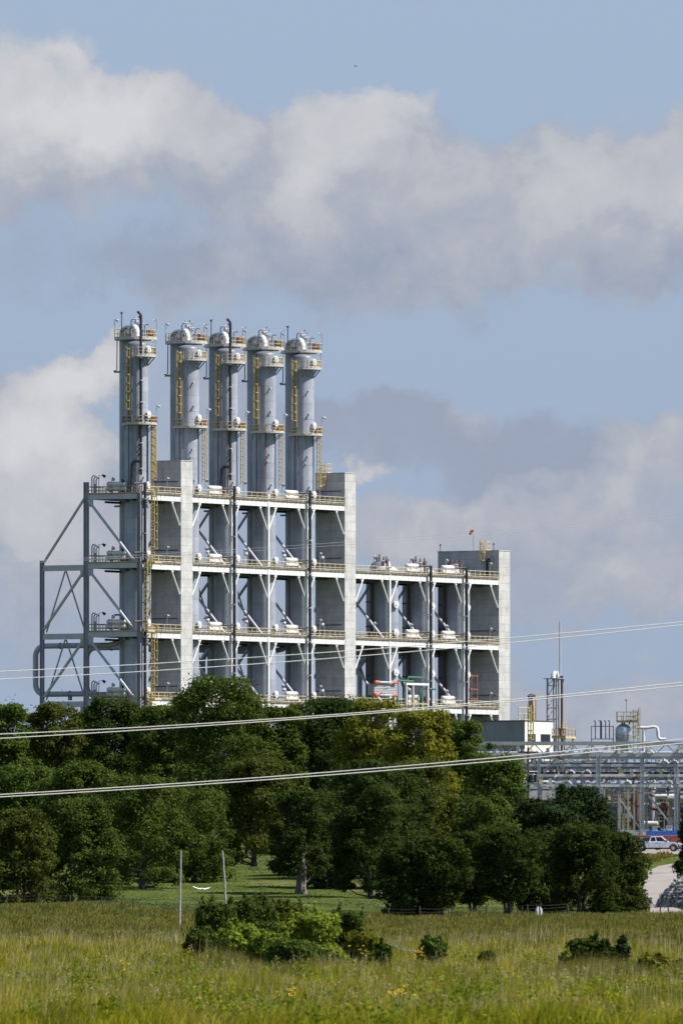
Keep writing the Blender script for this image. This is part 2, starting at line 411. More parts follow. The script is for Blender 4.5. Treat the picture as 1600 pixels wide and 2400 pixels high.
# concrete towers, each cast in lifts
def concrete_tower(label, ua, ub, depth, top, extras):
    w = ub-ua
    t = pthing('concrete_tower', label, 'concrete tower', ua, -.2, -1, 'concrete shear towers')
    top += 1; n = round(top/1.33); h = top/n
    core = MB().box(.03, w-.03, .03, depth-.03, 0, top-.02).build('core', 'concrete_seam', t)
    me = MB().box(0, w, 0, depth, 0.011, h-.011).mesh('wall_lift')
    for i in range(n):
        e = R.uniform(-.012, .012)
        obj('wall_lift', me, 'concrete', t, (-e, -e, i*h), 0, ((w+2*e)/w, (depth+2*e)/depth, 1))
    MB().box(-.06, w+.06, -.06, depth+.06, top, top+.12).build('parapet_cap', 'concrete', t)
    for i, (z, v) in enumerate(extras):
        MB().box(-.05, -.004, v, v+1.1, z+1, z+3.1).build('door', 'grey_steel', t)
    for z in DZ.values():
        if z < top-6: MB().beam((-.10, .6, z+3.2), (-.10, depth-.3, z+3.2), .06, .14).build('cable_conduit', 'dark_grating', t)
    return t
concrete_tower('tall concrete tower between the first and second tall columns', T1[0], T1[1], 5.6, hz(1080, T1[0], 0), [])
concrete_tower('tall concrete tower right of the fifth tall column', T2[0], T2[1], 5.6, hz(1109, T2[0], 0), [(53.4, 3.4)])
concrete_tower('broad lower concrete tower with the orange windsock on its roof', T3[0], T3[1], 11.8, hz(1291, T3[0], 0), [])

# steel frames
def mpath(a, b, r, m, name, t, n=8): return MB().tube(a, b, r, n).build(name, m, t, True)
def steel_frame(label, u0, segs, posts, levels, end, outer_top):
    t = pthing('steel_frame', label, 'steel frame', u0, 0, 0, 'open steel frames of the plant')
    ua, ub = segs[0][0]-u0, segs[-1][1]-u0
    joist = MB().box(-.08, .08, .25, 9.75, -.62, -.13).mesh('joist')
    for L in levels:
        z = DZ[L]; dk = MB()
        for a, b in segs: dk.box(a-u0+.02, b-u0-.02, .18, 10, z-.11, z)
        dk.build('deck_plate', 'dark_grating', t)
        for a, b in segs:
            a -= u0; b -= u0
            for sa, sb in split_by(a, b, [p-u0 for p in posts]):
                bm = MB().box(sa+.03, sb-.03, -.15, .14, z-1.0, z-.02)
                k = max(1, round((sb-sa)/1.9))
                for i in range(1, k): x = sa+(sb-sa)*i/k; bm.box(x-.03, x+.03, -.19, -.152, z-.96, z-.06)
                bm.build('edge_beam', 'white_steel', t)
            MB().box(a+.02, b-.02, 9.86, 10.14, z-.82, z-.12).build('rear_beam', 'grey_steel', t)
            x = a+1.2
            while x < b-.3: obj('joist', joist, 'grey_steel', t, (x, 0, z)); x += 2.4
            MB().rail([(a+.05, -.30, z), (b-.05, -.30, z)], 1.15, 1.55).build('railing', 'pale_yellow', t)
            tr = MB().tube((a+.05, -.36, z+.22), (b-.05, -.36, z+.22), .10, 6).tube((a+.05, -.30, z+.02), (b-.05, -.30, z+.02), .07, 6)
            x = a+.6
            while x < b: tr.box(x-.05, x+.05, -.44, -.16, z-.06, z+.34); x += 1.3
            tr.build('cable_tray', 'tray', t, True)
            MB().rail([(a+.05, 10.2, z), (b-.05, 10.2, z)], 1.15, 1.8).build('railing', 'yellow_paint', t)
        for q, (vv, r_, m_) in enumerate(((1.4, .16, 'black_pipe'), (3.0, .22, 'navy_pipe'), (6.5, .18, 'black_pipe'))):
            for a, b in segs: MB().tube((a-u0+.1, vv, z-1.0-.15*q), (b-u0-.1, vv, z-1.0-.15*q), r_, 7).build('under_deck_pipe', m_, t, True)
        knees = []
        for a, b in segs: knees += [(a, 1), (b, -1)]
        for p in posts: knees += [(p, 1), (p, -1)]
        for x, sg in knees:
            x -= u0
            if sg < 0 and x < .5 or (end and sg < 0 and x == ua): continue
            k = mpath((x+sg*.15, -.02, z-4.75), (x+sg*2.55, -.02, z-1.0), .14, 'white_steel', 'knee_brace', t)
            MB().box(x+sg*2.2-.3, x+sg*2.2+.3, -.06, .06, z-1.3, z-1.01).build('gusset', 'white_steel', k)
    top = DZ[levels[0]]
    lines = posts
    for p in lines:
        x = p-u0; corner = end and p == posts[0]
        w = .30 if corner else .2
        pz = top-.02 if corner else top+1.2
        o = MB().box(x-.05, x+.05, -w, w, 0, pz).box(x-w, x+w, -w-.04, -w+.02, 0, pz).box(x-w, x+w, w-.02, w+.04, 0, pz).build('post', 'grey_steel' if corner else 'white_steel', t)
        MB().box(x-.06, x+.06, 9.7, 10.3, 0, top+(1.9 if corner else -.05)).box(x-.30, x+.30, 9.66, 9.74, 0, top+(1.9 if corner else -.05)).box(x-.30, x+.30, 10.26, 10.34, 0, top+(1.9 if corner else -.05)).build('rear_post', 'grey_steel', t)
        MB().box(x-.05, x+.05, 18.05, 18.55, 0, outer_top+.4).box(x-.27, x+.27, 18.02, 18.1, 0, outer_top+.4).box(x-.27, x+.27, 18.5, 18.58, 0, outer_top+.4).build('outer_post', 'grey_steel', t)
        for L in levels:
            z = DZ[L]; zb = DZ.get(L+1, 0)
            MB().box(x-.14, x+.14, .3, 9.7, z-.86, z-.05).build('cross_beam', 'light_steel' if corner else 'grey_steel', t)
            d = mpath((x, 9.6, z-1.0), (x, 1.1, zb+.25), .22, 'light_steel', 'diagonal_brace', t)
            MB().box(x-.05, x+.05, 8.7, 9.7, z-2.0, z-.8).build('gusset', 'light_steel', d)
            if z <= outer_top+.1:
                MB().box(x-.16, x+.16, 10.35, 18.0, z-1.15, z-.25).build('outer_beam', 'light_steel' if corner else 'grey_steel', t)
                if L != levels[-1] or zb > 0:
                    g = mpath((x, 17.9, zb+.5), (x, 10.5, z-1.3), .24, 'light_steel', 'diagonal_brace', t)
                    MB().box(x-.05, x+.05, 10.3, 11.1, z-2.2, z-1.0).build('gusset', 'light_steel', g)
                    mpath((x+.5, 14.3, z-1.2), (x+.5, 17.8, zb), .12, 'grey_steel', 'thin_brace', t, 6)
                    mpath((x+.5, 14.1, z-1.2), (x+.5, 10.5, zb), .12, 'grey_steel', 'thin_brace', t, 6)
            elif DZ.get(L+1, 0) <= outer_top+.1:
                mpath((x, 17.9, zb+.3), (x, 10.3, z-.6), .22, 'light_steel', 'diagonal_brace', t)
    if end:
        for L in levels:
            MB().rail([(-.28, .1, DZ[L]), (-.28, 9.6, DZ[L])], 1.15, 1.2).build('railing', 'yellow_paint', t)
            MB().rail([(1.9, .8, DZ[L]), (1.9, 9.6, DZ[L])], 1.15, 1.6).build('railing', 'yellow_paint', t)
    return t
def split_by(a, b, cuts):
    c = [a]+sorted(x for x in cuts if a+.4 < x < b-.4)+[b]
    return list(zip(c, c[1:]))
steel_frame('white and grey steel frame with four open decks round the tall columns', 0.0, [(0, T1[0]), (T1[1], T2[0])], [0.0, P1, P2, P3], [1, 2, 3, 4], True, DZ[2]+.1)
steel_frame('lower white steel frame between the two right-hand concrete towers', T2[1], [(T2[1], T3[0])], [Q1, Q2, Q3], [2, 3, 4], False, DZ[3]+.1)

# tall columns
def bands(t, r, z0, z1, n=22, step=2.45, m='cladding', seam=True):
    k = max(1, round((z1-z0)/step)); h = (z1-z0)/k
    MB().lathe([(r-.015, z0), (r-.015, z1)], n=n).build('core', 'grey_steel', t, True)
    me = MB().lathe([(r, .03), (r, h-.03)], n=n).mesh('shell_band', True)
    for i in range(k):
        e = 1+R.uniform(-.004, .004)
        obj('shell_band', me, m, t, (0, 0, z0+i*h), 0, (e, e, 1))
def dome(r, h, n=22): return [(r, 0)]+[(r*math.cos(a), h*math.sin(a)) for a in [math.pi/2*i/6 for i in range(1, 6)]]+[(.02, h)]
def disc(r, c=(0,0), n=20, a0=0, a1=2*math.pi): return [(c[0]+r*math.cos(a0+(a1-a0)*i/n), c[1]+r*math.sin(a0+(a1-a0)*i/n)) for i in range(n)]
def manway(t, pos, d, r=.55, ln=.55):
    p, d = Vector(pos), Vector(d).normalized()
    o = MB().tube(p, p+d*ln, r*.72, 12).tube(p+d*(ln-.12), p+d*ln, r, 14).build('manway', 'light_steel', t, True)
    MB().tube(p+d*(ln+.01), p+d*(ln+.17), r, 14, r*.93).tube(p+d*(ln+.17), p+d*(ln+.26), r*.35, 8).build('cover', 'white_drum', o, True)
def lamp_on(t, p, h=1.9, aim=(.5,-.5,0)):
    p = Vector(p); a = Vector(aim).normalized()
    o = MB().tube(p, p+Vector((0,0,h)), .045, 6).build('lamp_pole', 'grey_steel', t)
    c = p+Vector((0,0,h))
    MB().beam(c, c+a*.5+Vector((0,0,.12)), .05, .05).tube(c+a*.15, c+a*.55+Vector((0,0,-.28)), .12, 8, .26).build('lamp_head', 'light_steel', o, True)
H = lambda z: z-ZP
RC = 1.87
def tall_column():
    t = pthing('reactor_column', '', 'column', CU[0], VC, 0, 'tall silver reactor columns')
    bands(t, RC, 0, H(83.6))
    MB().lathe(dome(RC, .75), (0, 0, H(83.6)), 22).build('dome', 'dome_grey', t, True)
    for z in (H(83.0), H(70.6), 30., 41.2):
        pass
    # mid platform, offset to the right, all round
    c = (RGT*.52+FWD*.2)[:2]; z = H(71.3)
    pl = MB().slab(disc(2.72, c, 24), z-.22, z).build('platform', 'light_steel', t)
    MB().rail([(x, y, z) for x, y in disc(2.7, c, 14)], 1.15, 1.3, close=True).build('railing', 'pale_yellow', pl)
    b = MB()
    for a in range(8):
        q = Vector((math.cos(a*.785), math.sin(a*.785), 0)); b.beam(q*RC*.98+Vector((0,0,z-1.3)), Vector((c[0], c[1], 0))+q*2.5+Vector((0,0,z-.22)), .1, .12)
    b.build('bracket', 'grey_steel', pl)
    # upper platform: a sector on the sunny side
    z = H(82.0); th = math.atan2(RGT.y, RGT.x)
    sec = disc(3.05, (0,0), 12, th-1.75, th+1.0); sec2 = disc(RC+.03, (0,0), 12, th-1.75, th+1.0)
    pl = MB().slab(sec+sec2[::-1], z-.30, z).build('platform', 'light_steel', t)
    MB().rail([(x, y, z) for x, y in sec], 1.15, 1.1).build('railing', 'pale_yellow', pl)
    b = MB()
    for x, y in sec[1::2]:
        q = Vector((x, y, 0)); b.beam(q*.62+Vector((0,0,z-1.5)), q*.96+Vector((0,0,z-.3)), .1, .14)
    b.build('bracket', 'grey_steel', pl)
    # ladders
    d = Vector((-1, 0, 0)); p = d*(RC+.35)
    MB().ladder(p+Vector((0,0,H(71.3))), p+Vector((0,0,H(83.2))), d, .55, r=.055).build('caged_ladder', 'yellow_paint', t)
    d = (RGT*.97+FWD*.1).normalized(); p = d*(RC+.55)
    MB().ladder(p+Vector((0,0,H(62.6))), p+Vector((0,0,H(71.3))), d, .55, r=.055, start=.4).build('caged_ladder', 'yellow_paint', t)
    n = (RGT*.88+FWD*.47).normalized()
    for z in (DZ[1]+1.35, DZ[2]+1.35, DZ[3]+1.35, DZ[4]+1.35, H(72.7), H(83.0)-.1): manway(t, n*(RC-.1)+Vector((0,0,z)), n, .58, .36)
    lamp_on(t, RGT*3.1+Vector((0,0,H(71.3))), 2.9, RGT)
    lamp_on(t, RGT*3.0+FWD*.3+Vector((0,0,H(82.0))), 2.4, -RGT)
    nz = MB()
    for z, off in ((78.3, .5), (74.6, .55), (67.8, .45), (66.6, .3), (62.9, .6)):
        q = (RGT*off+FWD*math.sqrt(1-off*off)); nz.tube(q*(RC-.05)+Vector((0,0,H(z))), q*(RC+.35)+Vector((0,0,H(z))), .12, 8).tube(q*(RC+.3)+Vector((0,0,H(z))), q*(RC+.38)+Vector((0,0,H(z))), .2, 8)
    nz.build('nozzle', 'light_steel', t, True)
    for off, za_, zb_, r_, m_ in ((-.35, 61, 82.5, .07, 'grey_steel'), (-.62, 61, 84, .05, 'black_pipe'), (.9, 61, 71, .06, 'black_pipe'), (.15, 62, 82, .05, 'light_steel')):
        q = (RGT*off+FWD*math.sqrt(1-off*off))*(RC+.12); MB().tube(q+Vector((0,0,H(za_))), q+Vector((0,0,H(zb_))), r_, 6).build('conduit', m_, t, True)
    bx = MB().box(.6, 1.5, -2.75, -2.2, H(71.35), H(72.3)).box(-.2, .3, -2.8, -2.5, H(71.4), H(72.0)).build('junction_box', 'rust', t)
    return t
RB = Vector((2.83, 2.84, 0))
def rear_column():
    t = pthing('rear_column', '', 'column', CU[0]+RB.x, VC+RB.y, 0, 'domed columns standing behind the reactor columns')
    bands(t, RC, 0, H(85.7))
    MB().lathe(dome(RC, 1.35), (0, 0, H(85.7)), 22).build('dome', 'dome_grey', t, True)
    z = H(84.8); c = (-RB*.42+RGT*.35)[:2]
    pl = MB().slab(disc(3.35, c, 24), z-.32, z).build('platform', 'light_steel', t)
    MB().rail([(x, y, z) for x, y in disc(3.32, c, 16)], 1.25, 1.4, close=True).build('railing', 'pale_yellow', pl)
    f = Vector((-.848*.93+.2, -.53*.93, .0)).normalized()
    manway(t, Vector((c[0], c[1], 0))*0+FWD*1.6-RGT*.35+Vector((0,0,H(85.9))), FWD, .5, .35)
    p0 = -RB
    MB().path([p0+RGT*.05+Vector((0,0,H(84.0))), p0+RGT*.05+FWD*-.2+Vector((0,0,H(85.6))), p0*.85+Vector((0,0,H(86.25))), p0*.62+Vector((0,0,H(86.5))), p0*.4+Vector((0,0,H(86.5)))], .48, 12).build('transfer_pipe', 'white_drum', t, True)
    g = MB()
    for o, h in ((-.3, 1.3), (.45, 1.5), (.8, 1.0)):
        b = -RB*.35+RGT*o+Vector((0,0,H(86.2)))
        g.path([b, b+Vector((0,0,h)), b+RGT*.15+Vector((0,0,h+.25)), b+RGT*.45+Vector((0,0,h+.25)), b+RGT*.5+Vector((0,0,h+.6))], .075, 6)
    g.build('vent_pipe', 'black_pipe', t, True)
    v = MB()
    for o, h in ((.25, 1.5), (.65, 1.1), (1.1, .7)):
        b = -RB*.6+RGT*o+Vector((0,0,H(86.3))); v.tube(b, b+Vector((0,0,h)), .16, 8).tube(b+Vector((0,0,h*.6)), b+Vector((0,0,h*.75)), .34, 8).tube(b+Vector((-.3,.3,h)), b+Vector((.3,-.3,h)), .12, 8)
    v.build('valve_cluster', 'light_steel', t, True)
    b = Vector((c[0], c[1], 0))
    lamp_on(t, b-RGT*3.3+Vector((0,0,z)), 3.0, RGT); lamp_on(t, b+RGT*3.3+Vector((0,0,z)), 3.0, -RGT)
    MB().path([b-RGT*2.9+Vector((0,0,z)), b-RGT*2.95+Vector((0,0,z-5.0)), b-RGT*3.2+Vector((0,0,z-5.1)), b-RGT*3.5+Vector((0,0,z-5.1))], .075, 6).build('drain_pipe', 'black_pipe', t, True)
    MB().beam(-RGT*2.7+Vector((0,0,H(79.6))), RGT*.5+FWD*.5+Vector((0,0,H(79.6))), .25, .3).beam(-RGT*1.3+FWD*1.0+Vector((0,0,H(79.4))), -RGT*.2+FWD*1.7+Vector((0,0,H(77.6))), .14, .14).build('side_bracket', 'grey_steel', t)
    for z2 in (DZ[1]-1.8, DZ[3]+2.7):
        MB().beam(-RGT*2.6+Vector((0,0,z2)), -RGT*1.2+FWD*1.0+Vector((0,0,z2)), .22, .3).build('side_bracket', 'grey_steel', t)
    for o, y_, h in ((-1.9, .6, 1.3), (1.4, 1.2, 1.9), (2.0, .4, 1.2), (-.9, 1.5, 1.5), (1.1, 2.0, 1.1)):
        q = b+RGT*o+FWD*y_+Vector((0,0,z)); MB().path([q, q+Vector((0,0,h)), q+RGT*.3+Vector((0,0,h+.2)), q+RGT*.7+Vector((0,0,h+.15))], .07, 6).build('small_pipe', 'black_pipe' if h < 1.6 else 'brown_pipe', t, True)
    k = MB().box(-.45, .45, -.3, .3, 0, 1.2).box(.6, 1.0, -.3, .2, 0, 1.0).build('control_cabinet', 'rust', t)
    q = b+RGT*2.2+FWD*.6; k.location = (q.x, q.y, z)
    return t
tc, rc = tall_column(), rear_column()
for i in range(5):
    o = tc if i == 0 else copy_tree(tc)
    o.location = uv(CU[i], VC); o['label'] = f'tall silver reactor column with yellow ladders, {ORD[i]} from the left'
    o = rc if i == 0 else copy_tree(rc)
    o.location = uv(CU[i]+RB.x, VC+RB.y); o['label'] = f'domed grey column directly behind the {ORD[i]} tall reactor column from the left'
for i in (0, 2, 4):
    q = uv(CU[i], VC)+Vector((-2.35, 1.0, 0))
    tag(MB().tube((0,0,0), (0,0,3.6), .07, 6).tube((0,0,3.5), (0,0,3.75), .10, 6, .2).beam((-.32,0,3.75), (.32,0,3.85), .05, .05).beam((0,-.32,3.85), (0,.32,3.75), .05, .05)
        .build('beacon_mast', 'black_pipe', None, loc=q+Vector((0,0,H(85)))), f'thin dark mast with star-shaped tip on top of the {ORD[i]} tall column', 'mast', 'masts on the column tops')
# dark vent stacks up the first and third columns
for i in (0, 2):
    t = pthing('vent_stack', f'long black vent pipe running up the {ORD[i]} tall column', 'pipe', CU[i], VC, 0, 'black vent pipes on the columns')
    a = RGT*.72+FWD*(RC+.55); s_ = [(z, a) for z in ()]
    V = lambda z, o=Vector((0,0,0)): a+o+Vector((0,0,z))
    MB().path([V(H(63.2)), V(H(75)), V(H(88.0)), V(H(88.4), -RGT*.1), V(H(88.65), -RGT*.35), V(H(88.6), -RGT*.6)], .23, 10).build('riser', 'black_pipe', t, True)
    MB().path([V(H(65.3)), V(H(65.4), -RGT*.9), V(H(65.0), -RGT*1.35), V(H(62.5), -RGT*1.45), V(H(60.6), -RGT*1.45)], .25, 10).build('offset_leg', 'black_pipe', t, True)
    for z in (81.5, 78, 74.6, 71.9, 68.2, 64.2): MB().tube(V(H(z)-.08), V(H(z)+.08), .36, 10).beam(V(H(z)), V(H(z))-FWD*.6, .1, .1).build('flange', 'light_steel', t, True)
for i, r in ((0, .38), (2, .38), (3, .95)):
    a = RGT*(.35 if i != 3 else .25)+FWD*(RC+.12)
    o = MB().path([a+Vector((0,0,H(61))), a+Vector((0,0,H(72.2))), a+RGT*.3+Vector((0,0,H(72.5))), a+RGT*1.3+Vector((0,0,H(72.5)))], .085, 6).build('drain_line', 'rust', None, True, uv(CU[i], VC), TH)
    tag(o, f'thin rust-red pipe running down the {ORD[i]} tall column', 'pipe', 'rust-red drain pipes')
# dark risers on the front of the frames
RIS = [(0.35, 61.5-ZP+.5, 'at the left corner of the frame'), (P1, DZ[1]+1.9, 'in front of the third tall column'), (P3, DZ[1]+1.9, 'in front of the fifth tall column'),
       (Q2, DZ[2]+1.6, 'in the middle of the lower frame'), (Q3, DZ[2]+1.6, 'beside the broad lower tower')]
for u, top, w in RIS:
    t = pthing('dark_riser_pipe', f'thick black riser pipe {w}', 'pipe', u, -.75, 0, 'black riser pipes')
    MB().tube((0,0,0), (0,0,top), .24, 12).build('riser', 'black_pipe', t, True)
    fl = MB().tube((0,0,-.1), (0,0,.1), .36, 12).box(-.06, .06, 0, .5, -.06, .06).mesh('flange', True)
    for k in range(9):
        z = top-2.6-k*5.4
        if z > 1: obj('flange', fl, 'light_steel' if u == P3 else 'grey_steel', t, (0, 0, z))
    for L in (1, 2, 3):
        if DZ[L] < top: MB().path([(0,0,DZ[L]+1.5), (-1.2,.2,DZ[L]+1.5), (-2.2,.6,DZ[L]+1.45)], .15, 8).build('branch', 'black_pipe', t, True)
# rear ducts looping low behind the columns
for i, (u, w) in enumerate([(c, f'behind the {ORD[j]} tall column') for j, c in enumerate(CU)]+[(c, f'behind the {ORD[j]} vessel of the lower frame') for j, c in enumerate(WU)]):
    t = pthing('return_duct', f'large grey bent duct looping out {w}', 'duct', u, VC, 0, 'large rear ducts')
    z1, z0, vo = H(36.7), H(29.1), 19.5
    arc = lambda c, a0, a1, r: [Vector((.8, c[0]+r*math.cos(a0+(a1-a0)*k/6), c[1]+r*math.sin(a0+(a1-a0)*k/6))) for k in range(7)]
    MB().path([(1.6,3.2,z1+2.2), (1.4,3.6,z1+1.0), (1.1,4.4,z1+.3), (.8,5.6,z1), (.8,11,z1)]+arc((vo-1.6, z1-1.6), math.pi/2, 0, 1.6)+arc((vo-1.6, z0+1.6), 0, -math.pi/2, 1.6)+[(.8,8.0,z0)], .43, 12).build('duct_run', 'duct', t, True)
    for v, zz in ((14.8, z1), (9.5, z1), (13., z0), (8.6, z0)):
        fl = MB().tube((.8,v-.1,zz), (.8,v+.1,zz), .52, 12)
        if zz == z0: fl.box(.5, 1.1, v-.2, v+.2, z0-1.0, z0-.4)
        fl.build('flange', 'grey_steel', t, True)
# vessels of the lower frame
def low_vessel(i):
    t = pthing('reactor_vessel', f'{["white-fronted","grey","slender grey"][0] if False else "grey"} vessel with round white manways in the lower frame, {ORD[i]} from the left', 'vessel', WU[i], VC, 0, 'vessels of the lower frame')
    bands(t, 1.95, 0, DZ[2]+.6, 22, 2.9)
    MB().lathe(dome(1.95, .8), (0,0,DZ[2]+.6), 22).build('dome', 'light_steel', t, True)
    n = (RGT*.70+FWD*.71).normalized()
    for z in (hz(1417, WU[0], 0), hz(1482, WU[0], 0), hz(1576, WU[0], 0), hz(1649, WU[0], 0)): manway(t, n*1.85+Vector((0,0,z)), n, .60, .36)
    r = pthing('domed_vessel', f'dome-topped vessel showing above the lower frame, {ORD[i]} from the left', 'vessel', WU[i]+RB.x, VC+RB.y, 0, 'domed vessels behind the lower frame')
    bands(r, 1.75, 0, DZ[2]+1.3, 22, 2.9)
    MB().lathe(dome(1.75, 1.1), (0,0,DZ[2]+1.3), 22).build('dome', 'dome_grey', r, True)
    g = MB()
    for o, h in ((-.6, 1.2), (-.2, 1.5), (.5, 1.1), (1.0, .6)):
        b = FWD*.8+RGT*o+Vector((0,0,DZ[2]+1.9)); g.tube(b, b+Vector((0,0,h)), .11, 6).tube(b+Vector((0,0,h*.5)), b+Vector((0,0,h*.62)), .22, 8)
    g.build('nozzle', 'rust', r, True)
    MB().path([FWD*1.2+RGT*.4+Vector((0,0,DZ[2]+2.2)), FWD*2.2+RGT*1.2+Vector((0,0,DZ[2]+2.1)), FWD*2.6+RGT*1.5+Vector((0,0,DZ[2]+1.2))], .2, 10).build('outlet_pipe', 'white_drum', r, True)
for i in range(3): low_vessel(i)
for i, p in enumerate((872, 957, 1041)):
    u = U(p, 4.2)
    tag(MB().tube((0,0,0), (0,0,DZ[2]-1), .30, 10).tube((0,0,DZ[2]-1.2), (0,0,DZ[2]-1), .42, 10).build('brown_riser', 'brown_pipe', None, True, uv(u, 4.2), TH), f'dark brown vertical pipe left of the {ORD[i]} vessel in the lower frame', 'pipe', 'brown vertical pipes')
    t = pthing('pipe_bundle', f'bundle of thin blue-grey pipes left of the {ORD[i]} vessel in the lower frame', 'pipes', U(p-13, 6.5), 6.5, 0, 'thin pipe bundles')
    for k in range(3): MB().tube((k*.42,0,0), (k*.42,0,DZ[2]-1.2), .10, 6).build('pipe', 'navy_pipe' if k != 1 else 'blue_grey', t, True)
    g = MB()
    for z in range(6, 42, 4): g.box(-.25, 1.1, -.05, .05, z, z+.2)
    g.build('clamp', 'dark_grating', t)
for i in (1, 2, 3, 4):
    t = pthing('pipe_bundle', f'bundle of dark pipes low behind the gap left of the {ORD[i]} tall column', 'pipes', CU[i]-3.4, 6.5, 0, 'thin pipe bundles')
    for k in range(3): MB().tube((k*.55,k*.2,0), (k*.55,k*.2,DZ[3]-1.0-k*.8), .13, 6).build('pipe', 'navy_pipe' if k != 1 else 'black_pipe', t, True)
    for z in (6, 11, 16, 21, 26): MB().box(-.25, 1.3, -.05, .05, z, z+.2).build('clamp', 'dark_grating', t)
# rusty posts on the lower frame's roof deck
for i, u in enumerate((Q1, Q2, Q3)):
    g = MB().tube((0,0,0), (0,0,2.6), .12, 8).tube((0,0,1.5), (0,0,2.0), .26, 8).tube((.5,0,0), (.5,0,2.2), .10, 8)
    tag(g.build('relief_valve', 'rust', None, True, uv(u+.1, .55, DZ[2]+.2), TH), f'rusty valve stack on the roof deck, at the {ORD[i]} post of the lower frame', 'valve', 'rusty valve stacks')

# white twin drums on the decks
def drum(u, v, z, along, label, L=3.3, r=.36):
    d = Vector((1,0,0)) if along == 'u' else Vector((0,1,0)); s = Vector((0,1,0)) if along == 'u' else Vector((1,0,0))
    t = pthing('twin_drum', label, 'drum', u, v, z, 'white twin drums on the decks')
    for h in (.75, 1.55):
        c = Vector((0,0,h)); b = MB().tube(c-d*(L/2), c+d*(L/2), r, 14)
        for e in (-1, 1): b.tube(c+d*(e*L/2), c+d*(e*(L/2+.14)), r, 14, r*.6)
        o = b.build('shell', 'white_drum', t, True)
        for e in (-.8, .8): MB().tube(c+d*(e*L/2-.05), c+d*(e*L/2+.05), r+.06, 14).build('flange', 'light_steel', o, True)
    for e in (-.5, .5):
        g = MB(); c = d*(e*L*.6); g.beam(c-s*.3, c-s*.3+Vector((0,0,1.6)), .09, .09).beam(c+s*.3, c+s*.3+Vector((0,0,1.6)), .09, .09).beam(c-s*.35+Vector((0,0,.34)), c+s*.35+Vector((0,0,.34)), .1, .1)
        g.build('saddle', 'grey_steel', t)
    return t
DN = {1: 'top deck', 2: 'second deck', 3: 'third deck', 4: 'fourth deck'}
LN = {2: 'roof deck', 3: 'middle deck', 4: 'lowest deck'}
for L in (1, 2, 3, 4):
    drum(U(503, 1.2), 1.2, DZ[L], 'u', f'white twin drum on the {DN[L]} between the second and third tall columns')
    drum(U(682, 1.2), 1.2, DZ[L], 'u', f'white twin drum on the {DN[L]} between the fourth and fifth tall columns')
    drum(.9, 4.9, DZ[L], 'v', f'white twin drum on the {DN[L]} at the shaded left end of the frame')
    if L > 1:
        drum(U(965, 1.1), 1.1, DZ[L], 'u', f'white twin drum on the {LN[L]} of the lower frame, left one')
        drum(U(1049, 1.1), 1.1, DZ[L], 'u', f'white twin drum on the {LN[L]} of the lower frame, right one')

# floodlights on the decks
def floodlight(u, v, z, label, h=2.3, m='light_steel', aim=(-.4,-.6,0), arm=.5):
    t = pthing('floodlight', label, 'floodlight', u, v, z, 'floodlights on the decks')
    MB().tube((0,0,0), (0,0,h), .055, 6).build('pole', 'grey_steel', t)
    a = Vector(aim).normalized(); c = Vector((0,0,h))
    MB().beam(c, c+a*arm+Vector((0,0,.1)), .06, .06).tube(c+a*(arm-.25)+Vector((0,0,.12)), c+a*(arm+.2)+Vector((0,0,-.22)), .14, 8, .27).build('lamp_head', m, t, True)
cols = [(c, f'the {ORD[i]} tall column') for i, c in enumerate(CU)]
for L in (1, 2, 3, 4):
    for i in (1, 2, 3, 4):
        floodlight(CU[i]+6.2, 3.2, DZ[L], f'small floodlight on the {DN[L]} halfway to the right of the {ORD[i]} tall column', 2.9)
        if L > 1: floodlight(CU[i]+3.4, .6, DZ[L], f'small floodlight on the {DN[L]} right beside the {ORD[i]} tall column', 2.2, aim=(-1,0,0))
    floodlight(CU[0]+6.6, 1.2, DZ[L], f'small floodlight on the {DN[L]} in front of the left concrete tower', 2.6)
    floodlight(.4, 7.9, DZ[L], f'black floodlight on the {DN[L]} at the left end of the frame', 2.9, 'black_pipe', (.5,-.9,0), .8)
    floodlight(.6, 5.6, DZ[L], f'small pale floodlight over the drum on the {DN[L]} at the left end', 2.4)
    floodlight(.9, 4.0, DZ[L], f'small dark floodlight over the drum on the {DN[L]} at the left end', 2.1, 'black_pipe')
    g = pthing('pipe_manifold', f'grey upright pipe manifold on the {DN[L]} at the left end of the frame', 'pipes', .7, 8.6, DZ[L], 'upright pipe manifolds')
    for k in range(3): MB().path([(0,k*.4,0), (0,k*.4,2.2+.2*k), (0,k*.4-.2,2.5+.2*k), (0,k*.4-.6,2.5+.2*k)], .11, 7).build('pipe', 'light_steel', g, True)
    MB().box(-.1, .1, -.3, 1.2, 1.1, 1.25).tube((0,.2,1.2), (0,.2,1.6), .25, 8).build('valve', 'grey_steel', g, True)
    if L > 1:
        for i in range(3):
            floodlight(WU[i]-6.4, 1.0, DZ[L], f'small floodlight on the {LN[L]} of the lower frame, left of the {ORD[i]} vessel', 2.7)
        floodlight(WU[2]+7.5, 1.0, DZ[L], f'small floodlight on the {LN[L]} of the lower frame, before the broad tower', 2.5)
